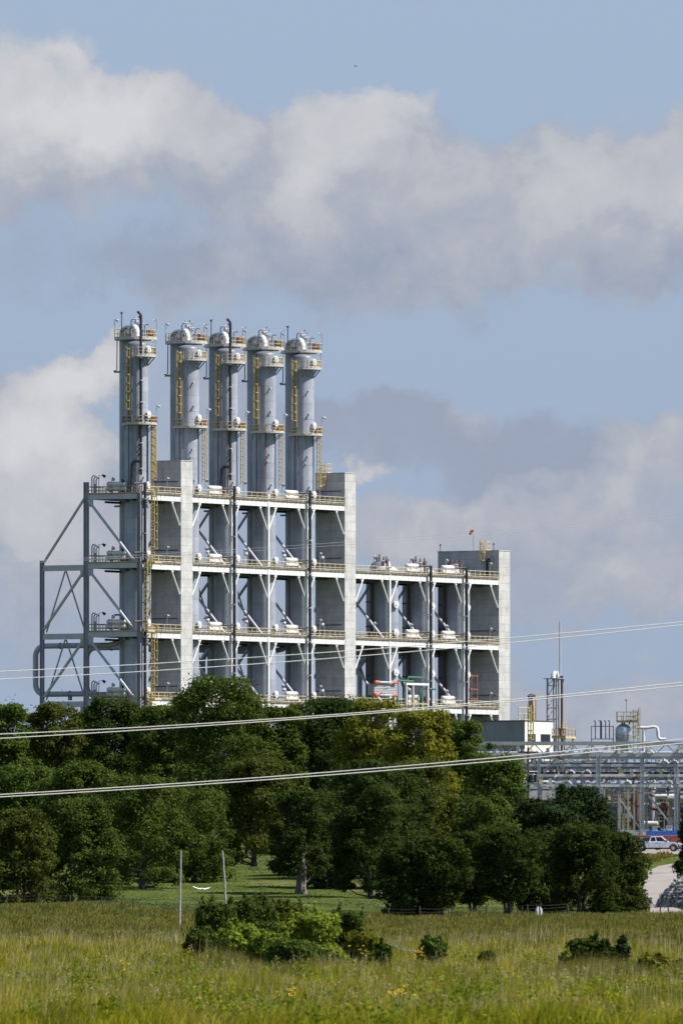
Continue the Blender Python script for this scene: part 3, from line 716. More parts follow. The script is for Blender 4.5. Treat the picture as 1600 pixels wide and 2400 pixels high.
# caged ladders between decks beside the left tower
for L, px in ((1, 360), (2, 344), (3, 360), (4, 347)):
    t = pthing('deck_ladder', f'yellow caged ladder down from the {DN[L]} beside the first tall column', 'ladder', U(px, -.9), -.9, DZ[L+1], 'yellow ladders between decks')
    hh = DZ[L]-DZ[L+1]
    MB().ladder((0,0,0), (0,0,hh+1.1), (0,-1,0), .6, True, .06).build('caged_ladder', 'yellow_paint', t)
    MB().beam((-.45,.1,0), (-.45,.1,hh), .10, .2).build('stringer', 'yellow_paint', t)
    MB().slab([(-1,-.9),(1,-.9),(1,.5),(-1,.5)], -.12, 0).rail([(-1,-.9,0), (1,-.9,0), (1,.4,0)], 1.1, 1.).build('landing', 'pale_yellow', t)
t = pthing('column_ladder', 'yellow caged ladder running up beside the first tall column above the top deck', 'ladder', U(357, .2), .2, DZ[1], 'yellow ladders between decks')
MB().ladder((0,0,0), (0,0,10.5), (0,-1,0), .6, True, .06).build('caged_ladder', 'yellow_paint', t)
# tower roof ladders
for lab, px, top, py0, v in (('yellow roof ladder on the tall concrete tower right of the fifth column', 766, hz(1083, T2[0], 0), 1146, 3.6), ('pale yellow roof ladder on the broad lower concrete tower', 1133, hz(1266, T3[0], 0), 1322, 2.6)):
    u0 = (T2 if px < 900 else T3)[0]
    t = pthing('roof_ladder', lab, 'ladder', u0-.45, v, hz(py0, u0, v), 'roof ladders')
    hh = top-hz(py0, u0, v)
    MB().ladder((0,0,0), (0,0,hh), (-1,0,0), .8, True, .065, .6).build('caged_ladder', 'yellow_paint', t)
    MB().rail([(.4,-.5,hh-1.7), (1.6,-.5,hh-1.7)], 1.5, .8).rail([(.4,.5,hh-1.7), (1.6,.5,hh-1.7)], 1.5, .8).build('railing', 'pale_yellow', t)
# windsock, roof rods, goose-neck vent on the broad tower
zt = hz(1291, T3[0], 0)
t = pthing('windsock', 'orange windsock on a thin pole above the broad lower tower', 'windsock', T3[0]+.5, 5.0, zt)
MB().tube((0,0,0), (0,0,2.9), .05, 6).build('pole', 'grey_steel', t)
MB().path([Vector((0,0,3.35)), RGT*-.15+Vector((0,0,3.4)), RGT*-.42+Vector((0,0,3.2)), RGT*-.62+Vector((0,0,2.75))], [.34,.30,.25,.17], 10).build('sock', 'orange_paint', t, True)
for v, w in ((11.3, 'far left'), (1.0, 'near right')):
    tag(MB().tube((0,0,0), (0,0,1.2), .05, 6).tube((0,0,1.0), (0,0,1.3), .12, 6).build('roof_beacon', 'black_pipe', None, False, uv(T3[0]+.3, v, zt)), f'short dark rod on the {w} roof corner of the broad lower tower', 'beacon', 'rods on the broad tower')
tag(MB().path([(0,0,0), (0,0,2.6), (0,-.1,3.1), (0,-.4,3.35), (0,-.75,3.25), (0,-.85,2.9)], .22, 10).build('gooseneck_vent', 'black_pipe', None, True, uv(T3[0]-.6, 1.75, DZ[2]), TH), 'black gooseneck vent pipe against the broad lower tower', 'pipe')

# skid with green and orange equipment in front of the lower frame
t = pthing('pipe_skid', 'grey skid frame with green pipework in front of the lower frame', 'skid', U(975, -7), -7, 0)
fu = [U(p, -7)-U(975, -7) for p in (951, 967, 1001)]
zt = hz(1606, U(975, -7), -7)
for x in fu: MB().box(x-.16, x+.16, -.16, .16, 0, zt).build('post', 'light_steel', t)
MB().box(fu[0]-.2, fu[2]+.2, -.2, .2, zt, zt+.35).build('top_beam', 'white_steel', t)
for k in range(3): MB().box(fu[0], fu[2], -.1, .1, zt-3.1*(k+1), zt-3.1*(k+1)+.22).build('shelf_beam', 'grey_steel' if k else 'yellow_paint', t)
for k, (x, zz) in enumerate(((fu[0]-1.8, zt+.2), (fu[1]+2.9, zt-1), (fu[0]+1.2, zt+.8))):
    MB().path([(x-.3,.3,0), (x-.3,.3,zz), (x,.3,zz+.5), (x+4.5,.3,zz+.45)], .16, 8).build('green_pipe', 'green_paint', t, True)
for k in range(5):
    x = fu[1]+.6+k*1.1; MB().tube((x,.1,zt-6), (x,.1,zt-1.2-.5*(k % 2)), .13, 8).tube((x,.1,zt-2.4), (x,.1,zt-2.0), .28, 8).build('valve_pipe', ['rust','light_steel','green_paint','brown_pipe','light_steel'][k], t, True)
t = pthing('filter_panel', 'grey louvred filter box with orange end caps left of the skid', 'filter box', U(902, -7), -7, 0)
xa, xb = U(876, -7)-U(902, -7), U(931, -7)-U(902, -7); za, zb = hz(1630, U(902, -7), -7), hz(1603, U(902, -7), -7)
MB().box(xa, xb, 0, 1.2, za, zb).build('casing', 'grey_steel', t)
for k in range(7): MB().box(xa+.1, xb-.1, -.06, .02, za+.1+k*(zb-za)/7, za+.22+k*(zb-za)/7).build('louvre', 'light_steel', t)
for x in (xa+.4, xb-.4): MB().box(x-.1, x+.1, .4, .6, 0, za).build('leg', 'grey_steel', t)
for zz in (zb+.25, za+.05):
    MB().tube((xa+.3,-.3,zz), (xb-1.2,-.3,zz), .17, 8).build('header_pipe', 'light_steel', t, True)
    for x in (xa+.4, xb-1.4): MB().tube((x-.6,-.3,zz), (x+.6,-.3,zz), .26, 8).build('end_cap', 'orange_paint', t, True)
t = pthing('rusty_scaffold', 'rust-brown pipe scaffold on the lowest deck before the broad tower', 'scaffold', U(1110, .6), .6, DZ[4])
for x in (-.9, .9): MB().box(x-.1, x+.1, -.1, .1, 0, 5.6).build('post', 'rust', t)
for z in (1.4, 3.0, 5.2): MB().box(-1.4, 1.2, -.12, .12, z, z+.2).build('crossbar', 'rust', t)

# low block with end coloured pale for sunlight and roof gear beside the broad tower
YB = 1575.0
def bthing(name, label, cat, px, Y, zrel=0, group=None):
    p = on_ground(px, Y); p.z += zrel; return thing(name, label, cat, p, TH, group)
t = bthing('low_block', 'low concrete block with end wall coloured pale as if sunlit beside the broad tower', 'building', 1228, YB)
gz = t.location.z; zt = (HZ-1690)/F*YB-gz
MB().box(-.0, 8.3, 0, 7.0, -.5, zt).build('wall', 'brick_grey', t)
MB().box(.02, 8.28, -.08, -.003, 1, zt-.02).build('sun_tinted_end', 'cream_wall', t)  # pale sheet on the sun side puts sunlight into the wall colour
for a, b in ((.9, 3.1), (4.6, 7.4)):
    o = MB().box(a, b, -.11, -.075, zt-3.1, zt-1.9).build('window', 'glass_dark', t); MB().box(a-.1, b+.1, -.14, -.085, zt-3.25, zt-3.1).build('sill', 'cream_wall', o)
MB().box(-.12, 8.42, -.16, 7.1, zt, zt+.14).build('roof_edge', 'dark_grating', t)
t2 = bthing('roof_stack', 'pale square stack with black cap on the low block', 'chimney', 1246, YB+2, zt+.14)
MB().box(-.42, .42, -.42, .42, 0, 3.3).build('shaft', 'tray', t2); MB().box(.2, .44, -.46, -.425, 0, 3.2).build('rust_strip', 'rust', t2)
MB().path([(-1.1,0,3.55), (-.5,0,3.65), (0,0,3.6), (.6,0,3.6)], [.15,.33,.36,.3], 8).build('cap', 'black_pipe', t2, True)
t2 = bthing('block_ladder', 'yellow caged ladder on the sun-side wall of the low block', 'ladder', 1240, YB-.8, zt-5)
MB().ladder((0,0,0), (0,0,7.4), (0,-1,0), .9, True, .07).build('caged_ladder', 'yellow_paint', t2)
MB().rail([(-1.6,.9,5.15), (1.4,.9,5.15)], 1.9, 1.4, .06).build('railing', 'pale_yellow', t2)
t2 = bthing('lattice_tower', 'slender steel lattice tower with rusty pipe and white hood', 'lattice tower', 1300, 1600)
gz2 = t2.location.z; zl = (HZ-1590)/F*1600-gz2
for x in (-.95, .95):
    for y in (-.8, .8): MB().box(x-.11, x+.11, y-.11, y+.11, 0, zl).build('leg', 'grey_steel', t2)
k = 0; z = 4.0
while z < zl:
    b = MB()
    for s in (-1, 1): b.beam((s*.95,-.8,z), (s*.95,.8,z), .1, .12).beam((-.95,s*.8,z), (.95,s*.8,z), .1, .12).beam((-.95,s*.8,z), (.95,s*.8,min(zl,z+1.7)), .08, .08)
    b.build('lattice_bay', 'grey_steel', t2); z += 1.7
MB().tube((.3,-1.0,0), (.3,-1.0,zl+.4), .22, 8).build('rust_pipe', 'brown_pipe', t2, True); MB().tube((-.5,-1.0,0), (-.5,-1.0,zl), .20, 8).build('pipe', 'light_steel', t2, True)
MB().path([(-.6,0,zl), (-.55,0,zl+.5), (-.2,0,zl+.85), (.3,0,zl+.8), (.55,0,zl+.3)], .38, 10).build('hood', 'white_drum', t2, True)
MB().slab([(-1.3,-1.3),(1.3,-1.3),(1.3,1.3),(-1.3,1.3)], zl-.1, zl+.02).build('head_platform', 'grey_steel', t2)
tag(MB().tube((0,0,0), (0,0,(HZ-1457)/F*1600-gz2), .20, 8, .12).build('stack_mast', 'light_steel', None, True, on_ground(1311.5, 1600)+Vector((0,-.3,0))), 'tall thin pale mast rising beside the lattice tower', 'mast')
t2 = bthing('yellow_platform', 'small yellow railed platform at the foot of the lattice tower', 'platform', 1320, 1560)
gz3 = t2.location.z; zp = (HZ-1727)/F*1560-gz3
MB().slab([(-1.5,-1.2),(1.5,-1.2),(1.5,1.2),(-1.5,1.2)], zp-.25, zp).build('deck', 'pale_yellow', t2)
MB().rail([(x, y, zp) for x, y in ((-1.45,-1.15),(1.45,-1.15),(1.45,1.15),(-1.45,1.15))], 1.15, 1.0, .05, close=True).rail([(-1.2,-.5,zp+1.3),(.4,-.5,zp+1.3)], .8, .8, .04).build('railing', 'yellow_paint', t2)
for x in (-1.2, 1.2):
    for y in (-.9, .9): MB().box(x-.1, x+.1, y-.1, y+.1, 0, zp-.25).build('leg', 'grey_steel', t2)
MB().tube((-.8,0,zp), (-.8,0,zp+1.3), .3, 10).tube((.2,.4,zp), (.2,.4,zp+1.1), .3, 10).build('pump', 'rust', t2, True)

# ------------------------------------------------------------------ pipe rack and yard on the right
YR = 1400.0
SR = F/YR
gr = terrain(30, YR)
def rx(px, Y=YR): return (px-800)/F*Y
def rz(py, Y=YR): return (HZ-py)/F*Y-gr
t = thing('pipe_rack', 'long grey steel pipe rack with lattice girder on top', 'pipe rack', (0, YR, gr))
x0, x1 = rx(1120), rx(1760)
zt = rz(1738)
for px, w in ((1180,.2),(1262,.19),(1401,.33),(1504,.26),(1583,.26),(1665,.26),(1740,.26)):
    x = rx(px); MB().box(x-w, x+w, -.06, .06, 0, zt-1.6).box(x-w, x-w+.08, -.2, .2, 0, zt-1.6).box(x+w-.08, x+w, -.2, .2, 0, zt-1.6).build('post', 'light_steel', t)
for px in (1215, 1306, 1423, 1437, 1517, 1594, 1680):
    x = rx(px); MB().box(x-.17, x+.17, 6.8, 7.2, 0, zt-.3).build('rear_post', 'light_steel', t)
MB().box(x0, x1, -.2, .2, zt-.35, zt).build('top_chord', 'blue_grey', t)
MB().box(x0, x1, -.24, -.205, zt-.5, zt-.3).build('yellow_strip', 'yellow_paint', t)
MB().box(x0, x1, -.18, .18, zt-2.0, zt-1.55).build('bottom_chord', 'light_steel', t)
x = x0; i = 0
while x < x1-1:
    MB().beam((x, 0, zt-1.6 if i % 2 else zt-.35), (x+1.25, 0, zt-.35 if i % 2 else zt-1.6), .10, .13).build('lattice_bar', 'light_steel', t); x += 1.25; i += 1
for k, z in enumerate((rz(1766), rz(1790), rz(1814), rz(1838))):
    MB().box(x0, x1, -.12, .12, z-.34, z-.02).build('tier_beam', 'white_steel' if k > 1 else 'light_steel', t)
    MB().box(x0, x1, 6.88, 7.12, z-.34, z-.02).build('tier_beam', 'light_steel', t)
    x = x0+.7
    while x < x1:
        MB().box(x-.09, x+.09, .13, 6.85, z-.3, z-.04).build('cross_beam', 'light_steel', t); x += 2.85
for a, b in (((1447,1865),(1500,1944)), ((1519,1865),(1575,1937)), ((1290,1778),(1268,1830)), ((1300,1778),(1312,1830))):
    MB().beam((rx(a[0]), .05, rz(a[1])), (rx(b[0]), .05, rz(b[1])), .22, .22).build('diagonal_brace', 'light_steel', t)
MB().box(rx(1443), rx(1590), -.1, .1, rz(1860), rz(1856)).build('strut', 'grey_steel', t)
MB().box(rx(1440), rx(1504), -.1, .1, rz(1950), rz(1945)).build('strut', 'light_steel', t)
pc = [('white_drum','white'), ('blue_grey','blue-grey'), ('navy_pipe','dark blue'), ('silver','silver'), ('rust','rust-brown'), ('pale_yellow','yellow')]
tiers = [(rz(1766),'top'), (rz(1790),'second'), (rz(1814),'third'), (rz(1838),'lowest')]
for k, (z, nm) in enumerate(tiers):
    for j in range(6):
        m_, cn = pc[(j+2*k) % 6]; r_ = (.13,.09,.16,.08,.12,.09)[(j*5+k) % 6]; y = .7+j*1.08
        o = MB().tube((x0,0,0), (x1,0,0), r_, 9)
        xx = x0+R.uniform(.5, 3)
        while xx < x1: o.tube((xx,0,0), (xx+.14,0,0), r_+.09, 9); xx += R.uniform(4, 8)
        tag(o.build('long_pipe', m_, None, True, (0, YR+y, gr+z+r_)), f'{cn} pipe on the {nm} tier of the pipe rack, {(["front row","second row","third row","fourth row","fifth row","rear row"])[j]}', 'pipe', 'pipes on the pipe rack')
tr_n = ['front', 'middle', 'rear']
for k, (py, y) in enumerate(((1778, .35), (1802, 2.4), (1826, 5.9))):
    z = rz(py)
    o = MB().box(x0, x1, -.3, .3, 0, .05).box(x0, x1, -.32, -.28, 0, .30).box(x0, x1, .28, .32, 0, .30)
    x = x0
    while x < x1: o.box(x-.05, x+.05, -.36, -.325, -.5, .3); x += 1.1
    tag(o.build('cable_tray', 'light_steel' if k != 1 else 'blue_grey', None, False, (0, YR+y, gr+z)), f'long grey cable tray in the {tr_n[k]} of the pipe rack', 'cable tray', 'cable trays in the pipe rack')
t = thing('rear_rack', 'second steel pipe rack standing close behind the first', 'pipe rack', (0, YR+16, gr))
for px in range(1150, 1720, 38): x = rx(px+R.uniform(-9, 9), YR+16); MB().box(x-.14, x+.14, -.14, .14, 0, rz(1770)).build('post', 'light_steel', t)
for py in (1772, 1786, 1800, 1822, 1846): MB().box(x0, x1, -.1, .1, rz(py)-.25, rz(py)).build('tier_beam', 'grey_steel', t)
for i in range(34):
    x = rx(R.uniform(1150, 1620), YR+16); z = rz(R.choice((1772, 1786, 1800, 1822))); h = R.uniform(.5, 1.5)
    MB().tube((x,-.3,z), (x,-.3,z-h), R.uniform(.08, .2), 8).tube((x,-.3,z-h*.4), (x,-.3,z-h*.25), .26, 8).build('pipe_drop', R.choice(['white_drum','light_steel','silver','brown_pipe','pale_yellow']), t, True)
for i in range(14):
    xa_ = rx(R.uniform(1140, 1560), YR+16); z = rz(R.choice((1772, 1786, 1800, 1822, 1846))); L_ = R.uniform(3, 9); r_ = R.uniform(.1, .24)
    MB().tube((xa_,.4,z+r_), (xa_+L_,.4,z+r_), r_, 8).build('pipe_run', R.choice(['white_drum','blue_grey','silver','brown_pipe','light_steel','navy_pipe']), t, True)
# vertical drops, valves and boxes hung in the rack
NTH = ORD+['sixth', 'seventh', 'eighth', 'ninth', 'tenth', 'eleventh', 'twelfth']
cnts = {}
for i, px in enumerate(sorted(R.uniform(1150, 1600) for _ in range(84))):
    k = R.randrange(4); z = tiers[k][0]; y = R.uniform(-.4, .5); g = MB(); h = R.uniform(.5, 1.6); kind = R.randrange(3)
    if kind == 0: g.tube((0,0,0), (0,0,-h), .12, 7).tube((0,0,-h*.5-.1), (0,0,-h*.5+.1), .26, 8).tube((-.3,0,-h*.5), (.3,0,-h*.5), .08, 6); m_ = R.choice(['white_drum','light_steel','rust','pale_yellow']); w = 'pipe drop with valve'
    elif kind == 1: g.box(-.22, .22, -.15, .15, 0, .45+.2*h).box(-.3, .3, -.2, .2, -.06, -.003); m_ = R.choice(['white_drum','light_steel','white_drum','grey_steel','pale_yellow']); w = 'junction box'
    else: g.path([(-.6,0,0), (-.2,0,.35), (.3,0,.35), (.6,0,0)], .13, 7).tube((0,0,.3), (0,0,.6), .16, 7); m_ = R.choice(['white_drum','silver','light_steel']); w = 'pipe loop'
    c = cnts[(w, k)] = cnts.get((w, k), -1)+1
    if c >= len(NTH): continue
    tag(g.build('rack_fitting', m_, None, True, (rx(px), YR+y, gr+z+.05)), f'{NTH[c]} small {w} from the left, {tiers[k][1]} tier of pipe rack', 'fitting', 'small fittings on the pipe rack')
# domed tank and roof gear above the rack
YT = 1425.0
t = thing('domed_tank', 'silver domed tank with yellow railed top above the pipe rack', 'tank', (rx(1460, YT), YT, gr))
zb = (HZ-1731)/F*YT-gr; rt = 19/F*YT
MB().lathe([(rt*.95, zb-4), (rt*.95, zb-.2), (rt, zb), (rt, zb+1.2)]+[(rt*math.cos(a), zb+1.2+.8*math.sin(a)) for a in (.4,.8,1.2)]+[(.05, zb+2.02)], n=20).build('shell', 'silver', t, True)
MB().lathe([(rt+.05, zb+.5), (rt+.05, zb+.62)], n=20).build('hoop', 'light_steel', t)
for a in range(4): q = (rt*.8*math.cos(a*1.57+.7), rt*.8*math.sin(a*1.57+.7)); MB().box(q[0]-.1, q[0]+.1, q[1]-.1, q[1]+.1, 0, zb-3.9).build('leg', 'light_steel', t)
zp = zb+2.35
MB().slab([(-.9,-1),(1.9,-1),(1.9,1),(-.9,1)], zp-.15, zp).build('platform', 'yellow_paint', t)
MB().rail([(x, y, zp) for x, y in ((-.9,-1),(1.9,-1),(1.9,1),(-.9,1))], 1.25, .95, .05, close=True).build('railing', 'pale_yellow', t)
MB().ladder((1.6,-1.1,zb-2), (1.6,-1.1,zp+1.6), (0,-1,0), .6, True, .06).build('caged_ladder', 'yellow_paint', t)
MB().box(2.05, 2.3, -.2, .2, 0, zp+1.9).build('cable_riser', 'white_steel', t)
MB().tube((.4,0,zp), (.4,0,zp+2.9), .05, 6).tube((.2,0,zp+2.8), (.45,0,zp+2.95), .12, 6).build('lamp_pole', 'grey_steel', t)
for x in (-.2, .1, .8): MB().tube((x,0,zb+1.9), (x,0,zp+.9), .12, 8).build('nozzle', 'light_steel', t, True)
t = thing('railed_walkway', 'small grey walkway with five dark blue goosenecks left of the domed tank', 'walkway', (rx(1412, YT), YT, gr))
za = (HZ-1731)/F*YT-gr
xa, xb = rx(1384, YT)-rx(1412, YT), rx(1437, YT)-rx(1412, YT)
MB().slab([(xa,-.8),(xb,-.8),(xb,.8),(xa,.8)], za-.12, za).build('deck', 'grey_steel', t)
for x in (xa+.05, xb-.05): MB().box(x-.07, x+.07, -.1, .1, 0, za+1.65).build('post', 'light_steel', t)
MB().box(xa, xb, -.06, .06, za+1.6, za+1.72).build('header', 'grey_steel', t)
for px in (1394, 1406, 1408.5, 1418, 1427):
    x = rx(px, YT)-rx(1412, YT); MB().path([(x,-.2,za), (x,-.2,za+2.2), (x-.05,-.2,za+2.4), (x-.25,-.2,za+2.4)], .075, 6).build('gooseneck', 'navy_pipe', t, True)
tag(MB().path([(rx(1492,YT),0,za+1.5), (rx(1515,YT),0,za+1.45), (rx(1530,YT),0,za+1.6), (rx(1538,YT),0,za+1.5), (rx(1540,YT),0,za+1.1), (rx(1541,YT),0,za+.2), (rx(1546,YT),0,za-.1), (rx(1560,YT),0,za-.1)], .22, 10)
    .tube((rx(1507,YT),0,za-3), (rx(1507,YT),0,za+1.3), .22, 8).build('white_bent_pipe', 'white_drum', None, True, (0, YT, gr)), 'fat white bent pipe right of the domed tank', 'pipe')
# buildings and vessels behind the rack
t = thing('grey_shed', 'long grey shed with end coloured white as if sunlit behind the pipe rack', 'building', (rx(1378, 1440), 1440, gr), math.radians(20))
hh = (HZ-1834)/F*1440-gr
MB().box(-9.0, 0, 0, 6, -.5, hh).build('wall', 'brick_grey', t); MB().box(.003, .06, .05, 5.95, 0, hh-.05).build('sun_tinted_end', 'cream_wall', t)  # pale sheet on this end stands in for sunlight on the grey wall
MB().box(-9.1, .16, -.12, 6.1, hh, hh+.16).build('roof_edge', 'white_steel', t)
for k in range(3):
    o = MB().box(-7.6+k*2.6, -6.2+k*2.6, -.05, -.003, hh-3.0, hh-2.3).build('window', 'white_steel', t)
for k in range(3): MB().box(.07, .12, .9+k*1.7, 1.9+k*1.7, 1.5, 2.6).build('vent', 'grey_steel', t)
t = thing('process_building', 'dark cluttered process building behind the pipe rack', 'building', (rx(1410, 1452), 1452, gr))
bw, bh = rx(1720, 1452)-rx(1410, 1452), (HZ-1846)/F*1452-gr
MB().box(0, bw, 0, 8, -.5, bh).build('wall', 'brown_dark', t)
for i in range(44):
    x, z = R.uniform(.2, bw-1.4), R.uniform(0, bh-.8); w_, h_ = R.uniform(.3, 1.4), R.uniform(.25, 1.3); d_ = R.uniform(.05, .9)
    MB().box(x, x+w_, -d_, -.004, z, z+h_).build('wall_unit', R.choice(['cream_wall','light_steel','grey_steel','brown_dark','white_drum','grey_steel','rust','blue_grey']), t)
for i in range(16):
    x, z = R.uniform(0, bw-3), R.uniform(.5, bh); L_ = R.uniform(1.5, 5); r_ = R.uniform(.07, .16)
    if i % 3: MB().tube((x,-1.0,z), (x+L_,-1.0,z), r_, 8).build('wall_pipe', R.choice(['white_drum','silver','rust','light_steel']), t, True)
    else: MB().tube((x,-1.1,0), (x,-1.1,z), r_, 8).build('wall_pipe', R.choice(['pale_yellow','silver','light_steel']), t, True)
for i in range(5): MB().box(i*3.3+.2, i*3.3+.38, -1.6, -1.3, 0, bh+.3).build('frame_post', 'light_steel', t)
for z in (2.4, 5.0): MB().rail([(0,-1.5,z), (bw,-1.5,z)], 1.1, 1.4, .05).build('railing', 'yellow_paint', t)
for px, w_, py0, py1, m_, lab in ((1490, .75, 1838, 1950, 'brown_pipe', 'dark brown upright vessel behind the pipe rack'), (1527, .5, 1848, 1950, 'grey_steel', 'grey upright vessel behind the pipe rack'), (1561, .62, 1878, 1950, 'brown_pipe', 'short brown upright vessel behind the pipe rack posts')):
    t = thing('process_vessel', lab, 'vessel', (rx(px, 1418), 1418, gr), 0, 'upright vessels behind the rack')
    h1 = (HZ-py0)/F*1418-gr
    MB().lathe([(w_, 0), (w_, h1-.4)]+[(w_*math.cos(a), h1-.4+.4*math.sin(a)) for a in (.5, 1.0, 1.4)], n=16).build('shell', m_, t, True)
    for z in (h1*.3, h1*.6, h1*.85): MB().lathe([(w_+.05, z), (w_+.05, z+.12)], n=16).build('hoop', 'rust', t)
for px, w_, top, lab in ((1473, .6, 1833, 'yellow stair tower behind the pipe rack brace'), (1455, .5, 1925, 'low yellow stair frame at the foot of the pipe rack')):
    t = thing('stair_tower', lab, 'stair tower', (rx(px, 1412), 1412, gr), 0, 'yellow stair towers')
    h1 = (HZ-top)/F*1412-gr
    for x in (-w_, w_):
        for y in (-.6, .6): MB().box(x-.07, x+.07, y-.07, y+.07, 0, h1).build('post', 'yellow_paint', t)
    z = 0; k = 0
    while z < h1-1.5:
        s = 1 if k % 2 else -1
        MB().beam((-w_*s,-.4,z), (w_*s,-.4,z+1.5), .5, .08).beam((-w_*s,-.65,z+1), (w_*s,-.65,z+2.5), .06, .06).build('flight', 'yellow_paint', t); z += 1.5; k += 1
for px, py, L, r_, m_, lab in ((1556, 1866, 2.6, .30, 'white_drum', 'white horizontal drum high behind the pipe rack'), (1590, 1872, 3.2, .5, 'silver', 'large silver horizontal drum at the picture edge behind the rack'), (1545, 1895, 2.0, .28, 'rust', 'rusty horizontal drum behind the pipe rack'), (1520, 1930, 2.2, .35, 'white_drum', 'white horizontal drum low behind the pipe rack')):
    p = at(px, py, 1416)
    t = thing('horizontal_drum', lab, 'drum', (p.x, 1416, gr), 0, 'horizontal drums behind the rack')
    zz = p.z-gr; b = MB().tube((-L/2,0,zz), (L/2,0,zz), r_, 12)
    for e in (-1, 1): b.tube((e*L/2,0,zz), (e*(L/2+.12),0,zz), r_, 12, r_*.5)
    b.build('shell', m_, t, True)
    for e in (-.6, .6): MB().box(e*L/2-.08, e*L/2+.08, -.2, .2, 0, zz-r_*.8).build('leg', 'grey_steel', t)
for i, (px, w_, h1, m_, cn) in enumerate(((1510, .5, 1.5, 'cream_wall', 'cream'), (1537, .4, 1.9, 'cream_wall', 'cream narrow'), (1546, .35, 1.8, 'rust', 'rusty'), (1556, .45, 1.6, 'white_drum', 'white'), (1567, .4, 2.0, 'cream_wall', 'tall cream'), (1484, .6, 1.2, 'white_drum', 'low white'))):
    o = MB().box(-w_, w_, -.5, .5, 0, h1).box(-w_*.6, w_*.6, -.54, -.503, h1*.3, h1*.8).box(-w_-.05, w_+.05, -.55, .55, h1, h1+.08).build('equipment_cabinet', m_, None, False, (rx(px, 1330), 1330, terrain(40, 1330)))
    tag(o, f'{cn} equipment cabinet standing under the pipe rack', 'cabinet', 'cabinets under the pipe rack')
tag(MB().box(-1.9, 0, 0, 3, 0, 3.4).box(-2.0, .1, -.1, 3.1, 3.4, 3.55).box(-1.6, -.3, -.05, -.003, .1, 2.4).build('dark_hut', 'car_dark', None, False, (rx(1446, 1250), 1250, (HZ-1960)/F*1250)), 'dark windowless hut at the edge of the cedar trees', 'hut')
# orange containers and blue tarpaulin stack
def container(x, y, L, m_, label):
    t = thing('container', label, 'container', (x, y, terrain(x, y)), 0, 'containers behind the parked vehicles')
    MB().box(0, L, .04, 2.36, .15, 1.60).build('body', m_, t)
    rib = MB().box(0, .09, -.02, .05, .2, 1.52).mesh('rib'); k = int(L/.28)
    for i in range(k): obj('rib', rib, m_, t, (i*.28+.05, 0, 0))
    MB().box(-.03, L+.03, -.05, .06, 1.52, 1.66).build('top_rail', m_, t); MB().box(-.03, L+.03, -.05, .06, .05, .2).build('bottom_rail', m_, t)
    return t
yc = 1222.0
container(rx(1450, yc), yc, 2.2, 'rust', 'dull red container half hidden by the bush trees')
container(rx(1495, yc), yc, 3.6, 'container_orange', 'orange ribbed container behind the white pickup')
container(rx(1570, yc), yc, 3.6, 'container_orange', 'orange ribbed container behind the red car')
p = Vector((rx(1511, 1228), 1228, terrain(36, 1228)))
ys = [(0,0),(.15,2.08),(1.0,2.14),(2.2,2.08),(3.4,2.15),(4.6,2.12),(5.8,2.17),(7.4,2.12),(7.6,0)]
v = []; n = len(ys)
for j in range(4):
    for i, (x, z) in enumerate(ys): v.append((x, j*.8, z+(.05*math.sin(i*2.1+j)) if z else 0))
f = [(j*n+i, j*n+i+1, (j+1)*n+i+1, (j+1)*n+i) for j in range(3) for i in range(n-1)]+[tuple(range(n-1, -1, -1)), tuple(range(3*n, 4*n))]
tag(MB().add(v, f).build('blue_tarpaulin', 'blue_tarp', None, False, p), 'bright blue tarpaulin stretched over a stack behind the pickup', 'tarpaulin')

